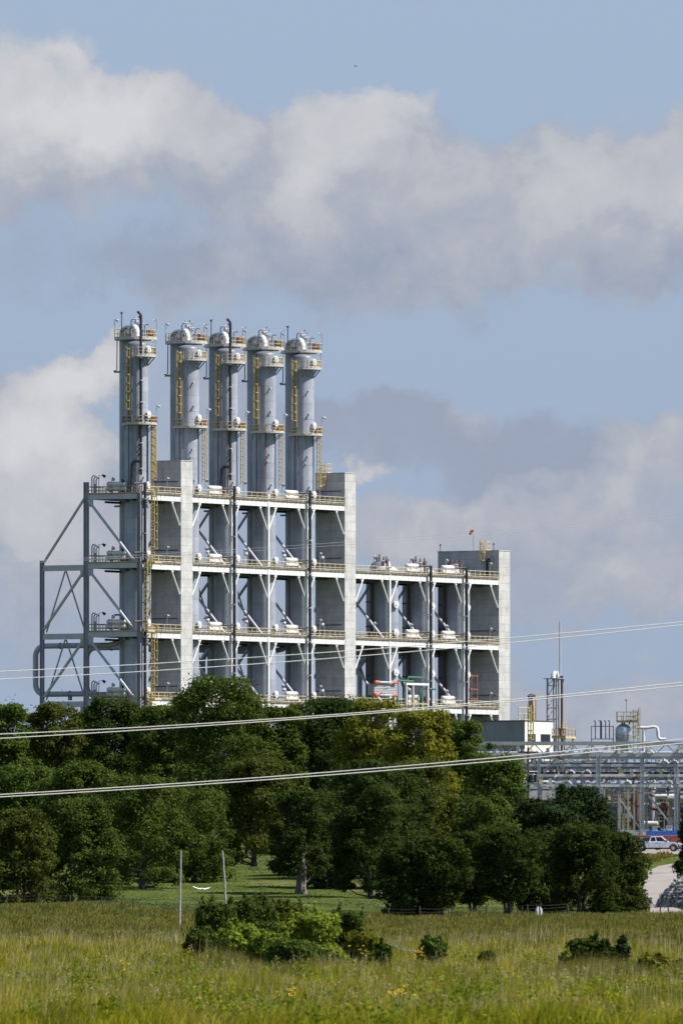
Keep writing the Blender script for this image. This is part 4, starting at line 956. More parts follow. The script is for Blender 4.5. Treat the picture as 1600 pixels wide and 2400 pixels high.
# vehicles
def arch(cx, r, z, n=7): return [(cx-r*math.cos(math.pi*i/n), z+r*math.sin(math.pi*i/n)) for i in range(n+1)]
def vehicle(name, label, cat, pos, rz_, body, prof, cab, ax, wr, pickup=False):
    t = thing(name, label, cat, pos, rz_, 'vehicles parked on the gravel')
    W = .92
    bottom = []
    for a in ax: bottom += arch(a, wr+.09, .42)
    poly = [(prof[0][0], .42)]+bottom+[(prof[-1][0], .42)]+prof[::-1]
    MB().prism(poly, -W, W).build('body', body, t)
    (bx0, bx1, bz), (tx0, tx1, tz) = cab; w1 = W-.03; w2 = W-.2
    c = [(bx0,-w1,bz),(bx1,-w1,bz),(bx1,w1,bz),(bx0,w1,bz),(tx0,-w2,tz),(tx1,-w2,tz),(tx1,w2,tz),(tx0,w2,tz)]
    MB().add(c, [(4,5,6,7),(0,1,5,4),(1,2,6,5),(2,3,7,6),(3,0,4,7)]).build('cab', body, t)
    C = [Vector(q) for q in c]
    def pane(i0, i1, i2, i3, a, b, lo=.12, hi=.88, nm='side_window'):
        e = (C[i1]-C[i0]).cross(C[i3]-C[i0]).normalized()*.012
        P_ = lambda s, u: (C[i0].lerp(C[i1], s)).lerp(C[i3].lerp(C[i2], s), u)+e
        MB().add([P_(a,lo), P_(b,lo), P_(b,hi), P_(a,hi)], [(0,1,2,3)]).build(nm, 'glass_dark', t)
    pane(0,1,5,4,.06,.36); pane(0,1,5,4,.42,.90); pane(2,3,7,6,.10,.58); pane(2,3,7,6,.64,.94)
    pane(1,2,6,5,.06,.94,.10,.92,'windscreen'); pane(3,0,4,7,.08,.92,.15,.85,'rear_window')
    for a in ax:
        for s in (-1, 1):
            w = MB().tube((a, s*(W-.22), wr), (a, s*(W+.01), wr), wr, 16).build('wheel', 'tyre', t, True)
            MB().tube((a, s*(W+.005), wr), (a, s*(W+.03), wr), wr*.6, 12).build('rim', 'silver', w, True)
    fx, bx = prof[-1][0], prof[0][0]
    for s in (-1, 1):
        MB().box(fx-.22, fx+.02, s*.62-.16, s*.62+.16, .70, .86).build('headlight', 'lamp_glass', t)
        MB().box(bx-.02, bx+.06, s*.78-.08, s*.78+.08, .75, 1.0).build('tail_light', 'car_red', t)
        MB().box(bx1-.35, bx1-.15, s*(W+.02)-.09, s*(W+.02)+.09, bz+.02, bz+.16).build('mirror', body if not pickup else 'tyre', t)
        MB().box(bx0+.75, bx0+.95, s*W-.03, s*W+.03, bz-.16, bz-.11).build('door_handle', 'tyre', t)
    MB().box(fx-.05, fx+.10, -W, W, .42, .60).build('front_bumper', body, t); MB().box(bx-.10, bx+.05, -W, W, .46, .62).build('rear_bumper', 'silver', t)
    MB().box(fx-.02, fx+.03, -.42, .42, .64, .84).build('grille', 'tyre', t)
    MB().box(bx+.3, fx-.3, -W+.12, W-.12, .26, .44).build('chassis', 'tyre', t)
    if pickup:
        MB().box(bx+.1, bx0-.08, -W+.12, W-.12, prof[1][1]+.003, prof[1][1]+.012).build('bed_shade_panel', 'car_dark', t)  # dark sheet on the solid body stands in for shade inside the bed
        MB().box(bx, bx0, -W, -W+.1, prof[1][1], prof[1][1]+.05).box(bx, bx0, W-.1, W, prof[1][1], prof[1][1]+.05).build('bed_rail', body, t)
        MB().box(bx0-.01, bx0+.01, -W-.004, -W+.01, .5, 1.0).box(bx0+1.15, bx0+1.17, -W-.004, -W+.01, .45, 1.0).build('door_seam', 'tyre', t)
YV = 1160.0
pk = on_ground(1541, YV); pk.z += .10
PKP = [(-2.75,.95),(-2.74,1.04),(-.85,1.05),(1.0,1.06),(1.25,1.08),(2.2,.99),(2.55,.88),(2.68,.72)]
vehicle('pickup_truck', 'white extended-cab pickup truck parked side-on', 'pickup', pk, math.radians(-6), 'car_white', PKP, ((-.95,1.22,1.05),(-.72,.42,1.66)), (-1.75,1.72), .37, True)
SED = [(-2.2,.7),(-2.15,.92),(-1.6,.98),(1.0,.98),(1.9,.86),(2.2,.68)]
for px, Y, m_, c, lab, rzz in ((1478, 1185, 'car_dark', ((-1.7,1.15,.97),(-1.0,.35,1.44)), 'dark saloon car parked left behind the pickup bed', 4), (1512, 1192, 'car_blue', ((-1.7,1.15,.97),(-1.0,.35,1.42)), 'dark blue car parked behind the pickup bed', 184),
                          (1606, 1180, 'car_red', ((-2.1,1.15,.97),(-1.85,.3,1.66)), 'dark red car parked beyond the pickup bonnet', 175)):
    q = on_ground(px, Y); q.z += .10
    vehicle('parked_car', lab, 'car', q, math.radians(rzz), m_, SED, c, (-1.35,1.35), .33)
for i, (px, Y) in enumerate(((1547, 1120), (1556, 1124), (1563, 1118))):
    q = on_ground(px, Y); q.z += .10
    t = thing('traffic_cone', f'small orange traffic cone lying on the gravel before the pickup, {ORD[i]} from the left', 'cone', q, i*1.3, 'traffic cones')
    t.scale = (.65, .65, .65)
    MB().box(-.2, .2, -.2, .2, 0, .04).build('base', 'orange_paint', t)
    if i == 1: MB().tube((-.4,0,.15), (.25,0,.06), .15, 10, .04).build('body', 'orange_paint', t, True)
    else: MB().tube((0,0,.04), (0,0,.6), .15, 10, .04).build('body', 'orange_paint', t, True)

# rubble bank beside the road
bx_, by_ = rx(1713, 640), 648.0
def mound(dx, dy): return 2.75*max(0, 1-(dx/4.35)**2-(dy/8.0)**2)**.70
v = []; f = []; na, nr = 40, 12
for i in range(nr+1):
    for j in range(na):
        r_, a = i/nr, 2*math.pi*j/na; dx, dy = 4.3*r_*math.cos(a), 7.9*r_*math.sin(a); v.append((dx, dy, terrain(bx_+dx, by_+dy)+mound(dx, dy)-.15))
for i in range(nr):
    for j in range(na): f.append((i*na+j, i*na+(j+1) % na, (i+1)*na+(j+1) % na, (i+1)*na+j))
bank = tag(MB().add(v, f).build('rubble_bank', 'rubble_soil', None, True, (bx_, by_, 0)), 'bank of broken grey stone beside the road', 'rubble', kind='structure')
sm = []
for k in range(6):
    rr = random.Random(40+k); pts = [Vector((rr.gauss(0,1), rr.gauss(0,1), rr.gauss(0,1))).normalized()*rr.uniform(.75, 1.15) for _ in range(13)]
    import bmesh
    bm = bmesh.new(); [bm.verts.new(p) for p in pts]; r_ = bmesh.ops.convex_hull(bm, input=bm.verts)
    bmesh.ops.delete(bm, geom=[g for g in r_['geom_interior'] if isinstance(g, bmesh.types.BMVert)], context='VERTS')
    me = bpy.data.meshes.new('stone'); bm.to_mesh(me); bm.free(); sm.append(me)
cnt = 0
while cnt < 290:
    dx, dy = R.uniform(-4.4, -2.3), R.uniform(-7, 1.5)
    if mound(dx, dy) <= .02 and R.random() > .15: continue
    if (dx/4.5)**2+(dy/8.1)**2 > 1: continue
    s = R.choice((.09, .11, .13, .15, .18, .23))
    o = obj('stone', sm[cnt % 6], 'stone', bank, (dx, dy, terrain(bx_+dx, by_+dy)+mound(dx, dy)-.12+s*.3), R.uniform(0, 6), (s*R.uniform(.8,1.4), s, s*R.uniform(.8,1.2)))
    o.rotation_euler = (R.uniform(-.6,.6), R.uniform(-.6,.6), R.uniform(0, 6)); cnt += 1

# ------------------------------------------------------------------ trees
def quads_mesh(name, V4, m):                           # V4: (n,4,3)
    n = len(V4); me = bpy.data.meshes.new(name)
    me.vertices.add(n*4); me.vertices.foreach_set('co', V4.astype(np.float32).ravel())
    me.loops.add(n*4); me.loops.foreach_set('vertex_index', np.arange(n*4, dtype=np.int32))
    me.polygons.add(n); me.polygons.foreach_set('loop_start', np.arange(0, n*4, 4, dtype=np.int32))
    me.polygons.foreach_set('loop_total', np.full(n, 4, dtype=np.int32))
    me.update(calc_edges=True); me.materials.append(M[m]); return me
def unit(a): return a/np.maximum(np.linalg.norm(a, axis=1, keepdims=True), 1e-6)
def leaves(lobes, n, size, shell=.5, flat=.75, loose=.2):
    c = np.array([l[0] for l in lobes], float); r = np.array([l[1] for l in lobes], float)
    w = r[:, 0]*r[:, 2]; k = rng.choice(len(lobes), n, p=w/w.sum())
    d = unit(rng.normal(size=(n, 3))); d[:, 2] = np.where(rng.random(n) < .35, np.abs(d[:, 2]), d[:, 2])
    rad = np.where(rng.random(n) < loose, 1.0+.5*rng.random(n)**1.5, shell+(1.06-shell)*rng.random(n)**.6)
    p = c[k]+d*r[k]*rad[:, None]*(1+.12*np.sin(7*d[:, :1]+k[:, None])*np.cos(5*d[:, 1:2]))
    nn = unit(d*flat+rng.normal(size=(n, 3))*.42+np.array([0, 0, .2]))
    a = unit(np.cross(nn, rng.normal(size=(n, 3)))); b = np.cross(nn, a)
    s = size*(.6+.8*rng.random(n))[:, None]
    return np.stack([p-a*s, p-b*s*.55, p+a*s, p+b*s*.55], 1)
def crown_lobes(W, D, z0, z1, k, rr, shape='round', rl=(.20, .36)):
    L = [((0, 0, z0+(z1-z0)*.5), (W*.55, D*.55, (z1-z0)*.36))]; H_ = z1-z0
    for i in range(k):
        q = (i+.5)/k; h = rr.random() if shape != 'cone' else q
        if shape == 'round': prof = math.sqrt(max(.12, 1-abs((h-.38)/.66)**2.8))
        elif shape == 'vase': prof = .35+.65*math.sin(min(1, h*1.25)*math.pi*.62) if h < .85 else .6
        else: prof = (1-h)*.95+.05
        a = i*2.39996+rr.uniform(-.4, .4); e = math.sqrt(rr.uniform(.30, 1.0))*.84
        r = rr.uniform(*rl)*W*(1 if shape != 'cone' else (.35+.65*prof))
        x, y = math.cos(a)*W*prof*e, math.sin(a)*D*prof*e
        if rr.random() < .35: r *= .62; x *= 1.14; y *= 1.14
        z = z0+H_*h+rr.uniform(-.04, .04)*H_
        z = min(max(z, z0+r*.35), z1-r*rr.uniform(.75, 1.0))
        L.append(((x, y, z), (r, r, r*rr.uniform(.6, .85))))
    return L
def tree(name, label, cat, px, Y, top, hw, bot, leafm, seed, shape='round', barkm='bark', nl=None, stems=1, group='trees before the plant', lobes=34, size=None, trunk_r=None, depth=None, rl=(.20, .36), lean=0, loose=.2):
    rr = random.Random(seed); s = F/Y
    base = on_ground(px, Y); z1 = (HZ-top)/s-base.z; z0 = max(.1, (HZ-bot)/s-base.z); W = hw/s; D = depth if depth else W*.85
    t = thing(name, label, cat, base-Vector((0,0,.05)), 0, group)
    L = crown_lobes(W, D, z0, z1, lobes, rr, shape, rl)
    if loose >= .4 and shape == 'round':
        for k in range(12):
            a = rr.uniform(0, 6.28); e = rr.uniform(.2, .95)*W; hh = rr.uniform(.08, .22)*(z1-z0)
            L.append(((math.cos(a)*e, math.sin(a)*e*.8, z0+(z1-z0)*rr.uniform(.72, .98)*(1-.25*(e/W)**2)+hh*.3), (W*.05+.02, W*.05+.02, hh)))
    size = size or 2.5/(s*.427)*.60
    area = (2*W*s*.427)*((z1-z0)*s*.427)
    n = nl or int(max(1500, min(34000, area*3.4)))
    obj('crown', quads_mesh('crown', leaves(L, n, size, shell=.5 if loose < .4 else .15, loose=loose), leafm), None, t)
    tr = trunk_r or max(.06, W*.065)
    zt = z0+(z1-z0)*.72; b = MB()
    for k in range(stems):
        a = k*2.4+rr.random(); sp = (W*.30 if stems > 1 else 0)
        r0 = tr if stems == 1 else tr*.6
        ox, oy = (math.cos(a)*tr*1.4, math.sin(a)*tr*1.4) if stems > 1 else (0, 0)
        pts = [(ox*1.2, oy*1.2, -.1), (ox, oy, z1*.06)]+[(ox+math.cos(a)*sp*q*q+rr.uniform(-.1,.1)*W*.3+lean*q, oy+math.sin(a)*sp*q*q+rr.uniform(-.1,.1)*W*.2, zt*q) for q in (.3, .55, .8, 1)]
        b.path(pts, [r0*1.5, r0*1.05, r0*.9, r0*.72, r0*.45, r0*.15], 8)
    b.build('trunk', barkm, t, True)
    lb = MB(); c = 0
    for (cx, cy, cz), (r, _, _) in L[::max(1, len(L)//14)]:
        q0 = Vector((0, 0, max(.2, min(zt*.75, cz-math.hypot(cx, cy)*.75)))); q2 = Vector((cx, cy, cz)); q1 = q0.lerp(q2, .5)+Vector((0, 0, -.1*(q2-q0).length))
        lb.path([q0, q1, q2], [tr*.38, tr*.24, tr*.08], 5)
    lb.build('limb', barkm, t, True)
    return t
TREES = [
 ('oak_tree', 'broad green tree at the far left edge behind the others', 12, 1105, 1645, 84, 2005, 'leaf_fresh'),
 ('oak_tree', 'olive-brown tree crown below the outer posts of the frame', 128, 1125, 1648, 99, 2005, 'leaf_olive_dark'),
 ('sweetgum_tree', 'fresh dark green star-leaved tree crown below the left end of the frame', 262, 1100, 1633, 88, 2005, 'leaf_dark'),
 ('oak_tree', 'tree crown just left of the tallest treetop', 385, 1090, 1652, 90, 2005, 'leaf_oak'),
 ('oak_tree', 'tallest round-topped tree in front of the second tall column', 515, 1060, 1582, 132, 2005, 'leaf_oak'),
 ('oak_tree', 'tree just right of the tallest treetop', 640, 1065, 1655, 95, 2005, 'leaf_oak'),
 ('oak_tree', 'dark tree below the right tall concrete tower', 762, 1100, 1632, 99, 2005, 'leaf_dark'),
 ('oak_tree', 'golden green treetop in front of the lower frame', 885, 1055, 1634, 99, 2005, 'leaf_gold'),
 ('oak_tree', 'big yellowish green tree below the skid frame', 985, 1030, 1662, 99, 2005, 'leaf_gold'),
 ('oak_tree', 'dark green tree below the broad lower tower', 1085, 1050, 1690, 86, 2005, 'leaf_fresh'),
 ('oak_tree', 'green tree at the right end of the tall row, over the pipe rack', 1165, 1000, 1762, 84, 2005, 'leaf_fresh'),
 ('oak_tree', 'mid-height tree in the second row at the left edge', 60, 985, 1792, 113, 2030, 'leaf_fresh'),
 ('oak_tree', 'mid-height tree in the second row above the leftmost lawn', 195, 965, 1785, 110, 2030, 'leaf_oak'),
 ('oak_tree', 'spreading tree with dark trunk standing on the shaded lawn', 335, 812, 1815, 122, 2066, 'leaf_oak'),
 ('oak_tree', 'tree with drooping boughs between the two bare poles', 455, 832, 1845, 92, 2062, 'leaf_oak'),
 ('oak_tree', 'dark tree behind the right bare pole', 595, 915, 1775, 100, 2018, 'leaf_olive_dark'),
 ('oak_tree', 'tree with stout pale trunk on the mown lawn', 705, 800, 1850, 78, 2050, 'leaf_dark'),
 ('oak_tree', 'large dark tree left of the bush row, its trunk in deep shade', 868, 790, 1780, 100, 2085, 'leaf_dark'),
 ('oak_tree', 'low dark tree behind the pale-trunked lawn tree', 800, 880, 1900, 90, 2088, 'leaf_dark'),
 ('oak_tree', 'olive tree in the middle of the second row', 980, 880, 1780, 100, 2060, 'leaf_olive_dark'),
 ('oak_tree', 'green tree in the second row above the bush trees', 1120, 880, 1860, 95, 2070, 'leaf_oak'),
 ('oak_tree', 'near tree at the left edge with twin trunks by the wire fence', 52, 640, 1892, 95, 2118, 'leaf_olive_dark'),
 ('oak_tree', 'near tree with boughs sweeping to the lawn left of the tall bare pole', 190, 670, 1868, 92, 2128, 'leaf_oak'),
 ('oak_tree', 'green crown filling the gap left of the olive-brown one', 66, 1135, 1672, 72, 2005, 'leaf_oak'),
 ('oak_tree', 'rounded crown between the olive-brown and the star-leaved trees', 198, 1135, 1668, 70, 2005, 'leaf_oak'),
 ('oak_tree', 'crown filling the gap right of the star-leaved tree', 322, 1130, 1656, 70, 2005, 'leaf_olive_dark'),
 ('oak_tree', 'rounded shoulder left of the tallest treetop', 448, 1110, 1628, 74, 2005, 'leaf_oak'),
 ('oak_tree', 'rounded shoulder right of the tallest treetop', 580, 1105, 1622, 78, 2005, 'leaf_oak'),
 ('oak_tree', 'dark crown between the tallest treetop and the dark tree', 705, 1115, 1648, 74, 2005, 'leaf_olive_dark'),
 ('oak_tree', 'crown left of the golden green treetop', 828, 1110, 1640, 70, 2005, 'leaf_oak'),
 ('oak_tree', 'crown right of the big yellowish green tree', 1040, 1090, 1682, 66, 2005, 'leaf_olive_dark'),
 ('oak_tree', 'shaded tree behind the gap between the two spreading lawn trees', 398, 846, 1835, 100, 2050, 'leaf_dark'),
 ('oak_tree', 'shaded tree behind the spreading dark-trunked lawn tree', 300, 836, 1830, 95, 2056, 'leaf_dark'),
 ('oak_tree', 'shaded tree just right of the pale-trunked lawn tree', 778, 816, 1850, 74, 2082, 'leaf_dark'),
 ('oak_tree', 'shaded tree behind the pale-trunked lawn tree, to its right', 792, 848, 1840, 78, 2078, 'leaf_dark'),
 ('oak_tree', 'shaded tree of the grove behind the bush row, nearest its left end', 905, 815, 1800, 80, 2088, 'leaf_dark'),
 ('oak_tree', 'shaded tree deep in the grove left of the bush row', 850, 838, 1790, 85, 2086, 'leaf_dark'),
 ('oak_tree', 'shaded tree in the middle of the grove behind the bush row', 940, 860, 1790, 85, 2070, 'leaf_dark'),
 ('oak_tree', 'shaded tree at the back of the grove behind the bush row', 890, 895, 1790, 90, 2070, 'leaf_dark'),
]
leaf_mat('leaf_olive_dark', (0.034, 0.045, 0.008), (0.096, 0.108, 0.022))
for i, (nm, lab, px, Y, top, hw, bot, lm) in enumerate(TREES):
    tree(nm, lab, 'tree', px, Y, top, hw, bot, lm, 100+i, lobes=60+(i*37) % 60, rl=[(.15, .29), (.12, .24), (.17, .36), (.13, .32)][i % 4], loose=[.18, .28, .22, .34][(i*3) % 4], stems=2 if 'twin' in lab else 1, barkm='pale_bark' if 'pale' in lab else 'bark', trunk_r=.38 if 'pale' in lab else None, depth=hw*Y/F*1.5 if 780 < Y < 900 else None)
for i, (px, Y, top, hw, w) in enumerate(((1252, 905, 1868, 62, 'leftmost'), (1318, 900, 1836, 70, 'tallest'), (1362, 925, 1842, 60, 'one right of the tallest'), (1408, 890, 1872, 64, 'rightmost'), (1286, 880, 1885, 62, 'low front'))):
    tree('cedar_tree', f'dark cedar with pointed top before the pipe rack, the {w} one', 'cedar', px, Y, top, hw, 2060, 'leaf_cedar', 300+i, 'cone' if i % 2 else 'round', lobes=110, rl=(.16, .36), loose=.35, group='cedars before the pipe rack')
tree('pine_tree', 'dark pine bough reaching in at the right edge', 'pine', 1622, 720, 1830, 48, 2085, 'leaf_cedar', 330, 'cone', lobes=50, rl=(.25, .5), group='cedars before the pipe rack')
BUSH = [(955, 1968, 76, 2152, 'first'), (1028, 1958, 86, 2122, 'second'), (1108, 1946, 86, 2112, 'third'), (1190, 1938, 90, 2108, 'fourth'), (1278, 1945, 84, 2150, 'fifth'), (1362, 1926, 90, 2158, 'sixth'), (1446, 1948, 78, 2142, 'seventh')]
for i, (px, top, hw, bot, w) in enumerate(BUSH):
    tree('bush_tree', f'dense dark many-stemmed bush tree along the fence, {w} from the left', 'bush tree', px, 585+R.uniform(-12, 12), top, hw, bot, 'leaf_bush', 400+i, 'vase' if 0 < i < 4 else 'round', lobes=120, stems=5, group='bush trees along the fence', trunk_r=.13, rl=(.15, .27))

# shrubs in the meadow
SH = [(505, 352, 2112, 52, 'leaf_oak', 'dark upright shrub at the left of the meadow thicket'), (465, 340, 2178, 36, 'leaf_oak', 'low dark shrub at the far left of the meadow thicket'),
      (588, 365, 2104, 66, 'leaf_oak', 'dark shrub at the back of the meadow thicket'), (662, 372, 2110, 60, 'leaf_olive_dark', 'olive shrub at the back of the meadow thicket'),
      (560, 335, 2165, 55, 'leaf_lime', 'light green shrub low in the front left of the meadow thicket'), (622, 325, 2185, 56, 'leaf_lime', 'green shrub in the front middle of the meadow thicket'),
      (732, 345, 2138, 70, 'leaf_lime', 'bright yellow-green shrub on the right of the meadow thicket'), (690, 322, 2200, 66, 'leaf_fresh', 'low green shrub in front of the bright yellow-green one'),
      (812, 358, 2136, 54, 'leaf_oak', 'dark shrub at the right end of the meadow thicket'), (850, 335, 2180, 46, 'leaf_gold', 'rounded olive shrub right of the meadow thicket'), (770, 325, 2215, 40, 'leaf_lime', 'low light shrub below the dark one at the right end of the thicket'),
      (898, 332, 2210, 20, 'leaf_fresh', 'tiny dark shrub right of the rounded olive one'), (1012, 340, 2196, 32, 'leaf_fresh', 'small dark shrub alone in the middle of the meadow'),
      (1142, 325, 2232, 20, 'leaf_olive_dark', 'tiny twiggy shrub in the middle right of the meadow'), (1382, 318, 2196, 58, 'leaf_bush', 'brownish rounded shrub on the right of the meadow'),
      (1340, 320, 2225, 32, 'leaf_lime', 'small light green shrub left of the brownish rounded one'), (1530, 312, 2236, 36, 'leaf_gold', 'yellowish shrub near the right edge of the meadow'), (1588, 320, 2250, 26, 'leaf_bush', 'small dark shrub at the right edge of the meadow')]
for i, (px, Y, top, hw, lm, lab) in enumerate(SH):
    tree('shrub', lab, 'shrub', px, Y, top, hw, 2400, lm, 500+i, 'round', lobes=60, stems=4, group='shrubs in the meadow', size=.062, nl=int(2500+hw*140), trunk_r=.05, rl=(.12, .34), loose=.5)
tree('young_pine', 'small blue-green young pine beside the brownish shrub', 'pine', 1458, 318, 2188, 24, 2330, 'leaf_cedar', 560, 'cone', lobes=30, group='shrubs in the meadow', size=.07, nl=3000, rl=(.4, .6), trunk_r=.05)

# ------------------------------------------------------------------ grass
def blades(name, label, n, Ya, Yb, hgt, wid, m, per=6, spread=.14, margin=1.25, power=1.0, bend=.35, keep=None, xr=None):
    k = n//per
    Yc = (Ya**power+(Yb**power-Ya**power)*rng.random(k))**(1/power)
    half = 800/F*Yc*margin
    Xc = (rng.random(k)*2-1)*half if xr is None else xr[0]+(xr[1]-xr[0])*rng.random(k)
    if keep is not None:
        ok = keep(Xc, Yc); Xc, Yc = Xc[ok], Yc[ok]; k = len(Xc)
    pat = np.sin(Xc*.9+Yc*.11)+np.sin(Xc*.37-Yc*.07+2)+np.sin(Xc*2.3+Yc*.05)
    H0 = hgt*np.maximum(.35, .75+.22*pat+.45*rng.random(k))
    X = np.repeat(Xc, per)+rng.normal(size=k*per)*spread; Y = np.repeat(Yc, per)+rng.normal(size=k*per)*spread*2
    Hh = np.repeat(H0, per)*(.55+.55*rng.random(k*per))
    Z = np.array([terrain(x, y) for x, y in zip(Xc, Yc)]); Z = np.repeat(Z, per)-.04
    a = rng.random(k*per)*6.283; w = wid*(.6+.8*rng.random(k*per))*np.maximum(.8, Y/320)
    ax, ay = np.cos(a)*w*.5, np.sin(a)*w*.5
    la = rng.normal(.5, 1.2, k*per); lean = Hh*bend*rng.random(k*per); lx, ly = np.cos(la)*lean, np.sin(la)*lean
    N = k*per; V = np.empty((N, 5, 3))
    V[:, 0] = np.stack([X-ax, Y-ay, Z], 1); V[:, 1] = np.stack([X+ax, Y+ay, Z], 1)
    V[:, 2] = np.stack([X+lx*.4+ax*.8, Y+ly*.4+ay*.8, Z+Hh*.58], 1); V[:, 3] = np.stack([X+lx*.4-ax*.8, Y+ly*.4-ay*.8, Z+Hh*.58], 1)
    V[:, 4] = np.stack([X+lx, Y+ly, Z+Hh], 1)
    me = bpy.data.meshes.new(name); me.vertices.add(N*5); me.vertices.foreach_set('co', V.astype(np.float32).ravel())
    o = np.arange(N)[:, None]*5; q = o+np.array([[0, 1, 2, 3, 3, 2, 4]])
    me.loops.add(N*7); me.loops.foreach_set('vertex_index', q.astype(np.int32).ravel())
    me.polygons.add(N*2); st = (np.arange(N)[:, None]*7+np.array([[0, 4]])).ravel()
    me.polygons.foreach_set('loop_start', st.astype(np.int32)); me.polygons.foreach_set('loop_total', np.tile([4, 3], N).astype(np.int32))
    me.update(calc_edges=True); me.materials.append(M[m])
    oo = bpy.data.objects.new(name, me); COL.objects.link(oo); tag(oo, label, 'grass', kind='stuff')
def patch(th, s=1.0, sg=1): return lambda x, y: sg*(np.sin(x*.55*s+y*.06)+np.sin(x*.23*s-y*.035+1)+np.sin(x*1.3*s+y*.09+2)) > th
blades('meadow_grass', 'tall yellow-green meadow grass in the foreground', 150000, 205, 400, .46, .024, 'grass_near', 9, .16, bend=.75)
blades('green_grass', 'lush greener patches in the foreground meadow', 60000, 205, 330, .44, .030, 'grass_green', 9, .16, bend=.8, keep=patch(.35))
blades('straw_grass', 'dry straw stalks standing in the meadow', 14000, 215, 420, .72, .012, 'grass_straw', 3, bend=.30)
blades('dry_grass', 'dry tan patches in the foreground meadow', 40000, 205, 330, .40, .022, 'grass_far', 8, .16, bend=.8, keep=patch(.75, 1.3, -1))
blades('far_meadow_grass', 'tan and green rough grass of the middle meadow', 110000, 380, 592, .26, .030, 'grass_far', 6, .2, bend=.6, keep=lambda x, y: y < 574+9*np.sin(x*.35)+7*np.sin(x*1.1+1)+10*rng.random(len(x)))
blades('far_green_grass', 'greener tufts in the middle meadow', 45000, 380, 600, .20, .032, 'grass_lawn', 6, .2, bend=.6, keep=patch(.2, .5))
blades('edge_grass', 'mixed grass where the meadow meets the lawn', 40000, 535, 650, .15, .04, 'grass_lawn', 6, .3, bend=.6)
for xa_, xb_, ya_, yb_, nm in ((-4.9, 1.6, 300, 330, 'left'), (6.6, 10.4, 292, 316, 'right')):
    blades('thicket_grass', f'tall brownish grass round the foot of the shrubs on the {nm} of the meadow', 9000, ya_, yb_, .62, .016, 'grass_far', 6, .2, bend=.45, xr=(xa_, xb_))
blades('lawn_grass', 'short mown lawn grass between the trees', 90000, 592, 1040, .10, .05, 'grass_lawn', 6, .35, keep=lambda x, y: (x/y*F+800 < 1470))
blades('bank_grass', 'rough grass bank between the bush trees and the road', 16000, 935, 1062, .34, .05, 'grass_far', 6, .25, xr=(20, 34), keep=lambda x, y: x/y*F+800 < 1522+66*(y-935)/125)

def scatter(name, label, n, Ya, Yb, zr, rad, per, size, m, hmul=1.0):
    L = []
    for i in range(n):
        y = Ya+(Yb-Ya)*rng.random(); x = (rng.random()*2-1)*800/F*y*1.2; r = rad*(.6+.9*rng.random())
        L.append(((x, y, terrain(x, y)+zr[0]+(zr[1]-zr[0])*rng.random()), (r, r, r*hmul)))
    tag(obj(name, quads_mesh(name, leaves(L, n*per, size, shell=.2, flat=.2, loose=.3), m), None), label, 'plants', kind='stuff')
scatter('broadleaf_weeds', 'broad-leaved green weeds among the foreground grass', 420, 205, 345, (.12, .34), .20, 55, .045, 'grass_green')
scatter('pale_weeds', 'pale yellowish weeds among the foreground grass', 260, 205, 345, (.18, .42), .16, 40, .035, 'leaf_lime')
scatter('seed_heads', 'tan grass seed heads standing above the meadow', 900, 215, 400, (.40, .66), .035, 12, .022, 'grass_straw', 3.0)
# flowers and weeds
def flower(px, Y, h, n, m_, label, spread=.25, r=.03):
    t = thing('wildflower', label, 'flower', on_ground(px, Y), 0, 'flowers in the meadow')
    st = MB(); fl = MB(); rr = random.Random(int(px*7+Y))
    for k in range(n):
        x, y, hh = rr.gauss(0, spread), rr.gauss(0, spread), h*rr.uniform(.75, 1.1)
        st.path([(x*.4, y*.4, 0), (x*.8, y*.8, hh*.6), (x, y, hh)], [.012,.010,.006], 4)
        for j in range(4): q = Vector((x+rr.gauss(0,r*1.2), y+rr.gauss(0,r*1.2), hh+rr.gauss(0,r))); fl.lathe([(r*.4,-r*.3),(r,0),(r*.5,r*.4)], q, 6)
    st.build('stem', 'leaf_fresh', t); fl.build('blossom', m_, t)
for px, Y, h, n, lab in ((985, 300, 1.0, 7, 'yellow wildflowers blooming right of the white weeds'), (832, 330, .8, 4, 'small yellow wildflowers below the thicket'), (940, 226, .75, 9, 'yellow wildflowers near the bottom edge, right of the middle'), (672, 222, .65, 6, 'yellow wildflowers near the bottom edge, left of the middle'), (285, 262, .8, 3, 'faint yellow wildflowers on the left of the meadow')):
    flower(px, Y, h, n, 'petal_yellow', lab, .12, .024)
for i, (px, Y) in enumerate(((800, 372), (888, 372), (925, 375), (958, 368), (990, 372))):
    t = tree('white_weed', f'pale weed with whitish flower heads right of the thicket, {ORD[i]} from the left', 'weed', px, Y, 2222-(i % 3)*6, 20, 2290, 'leaf_weed', 600+i, 'round', lobes=14, stems=3, group='whitish flowering weeds', size=.045, nl=600, trunk_r=.02, rl=(.25,.5))

# ------------------------------------------------------------------ fence, poles, stump, birds, wires
def fence(label, pts, group):
    base = on_ground(*pts[0]); t = thing('wire_fence', label, 'fence', base, 0, group)
    tops = []
    for px, Y in pts:
        g = on_ground(px, Y)-base; e = R.uniform(-.06, .06)
        MB().tube(g-Vector((0,0,.1)), g+Vector((e,0,.62+R.uniform(-.1,.12))), .045, 6, .035).build('post', 'old_wood', t); tops.append(g)
    for h in (.22, .40, .57):
        b = MB()
        for a, c in zip(tops, tops[1:]): b.path([a+Vector((0,0,h)), a.lerp(c, .5)+Vector((0,0,h-.04)), c+Vector((0,0,h))], .006, 4)
        b.build('wire', 'old_wood', t)
fence('dark wire fence along the far edge of the meadow on the left', [(-60+75*i, 575) for i in range(9)], 'wire fences')
fence('wire fence in front of the bush trees', [(850, 566), (910, 566), (985, 566), (1060, 568), (1140, 568), (1235, 568), (1330, 570)], 'wire fences')
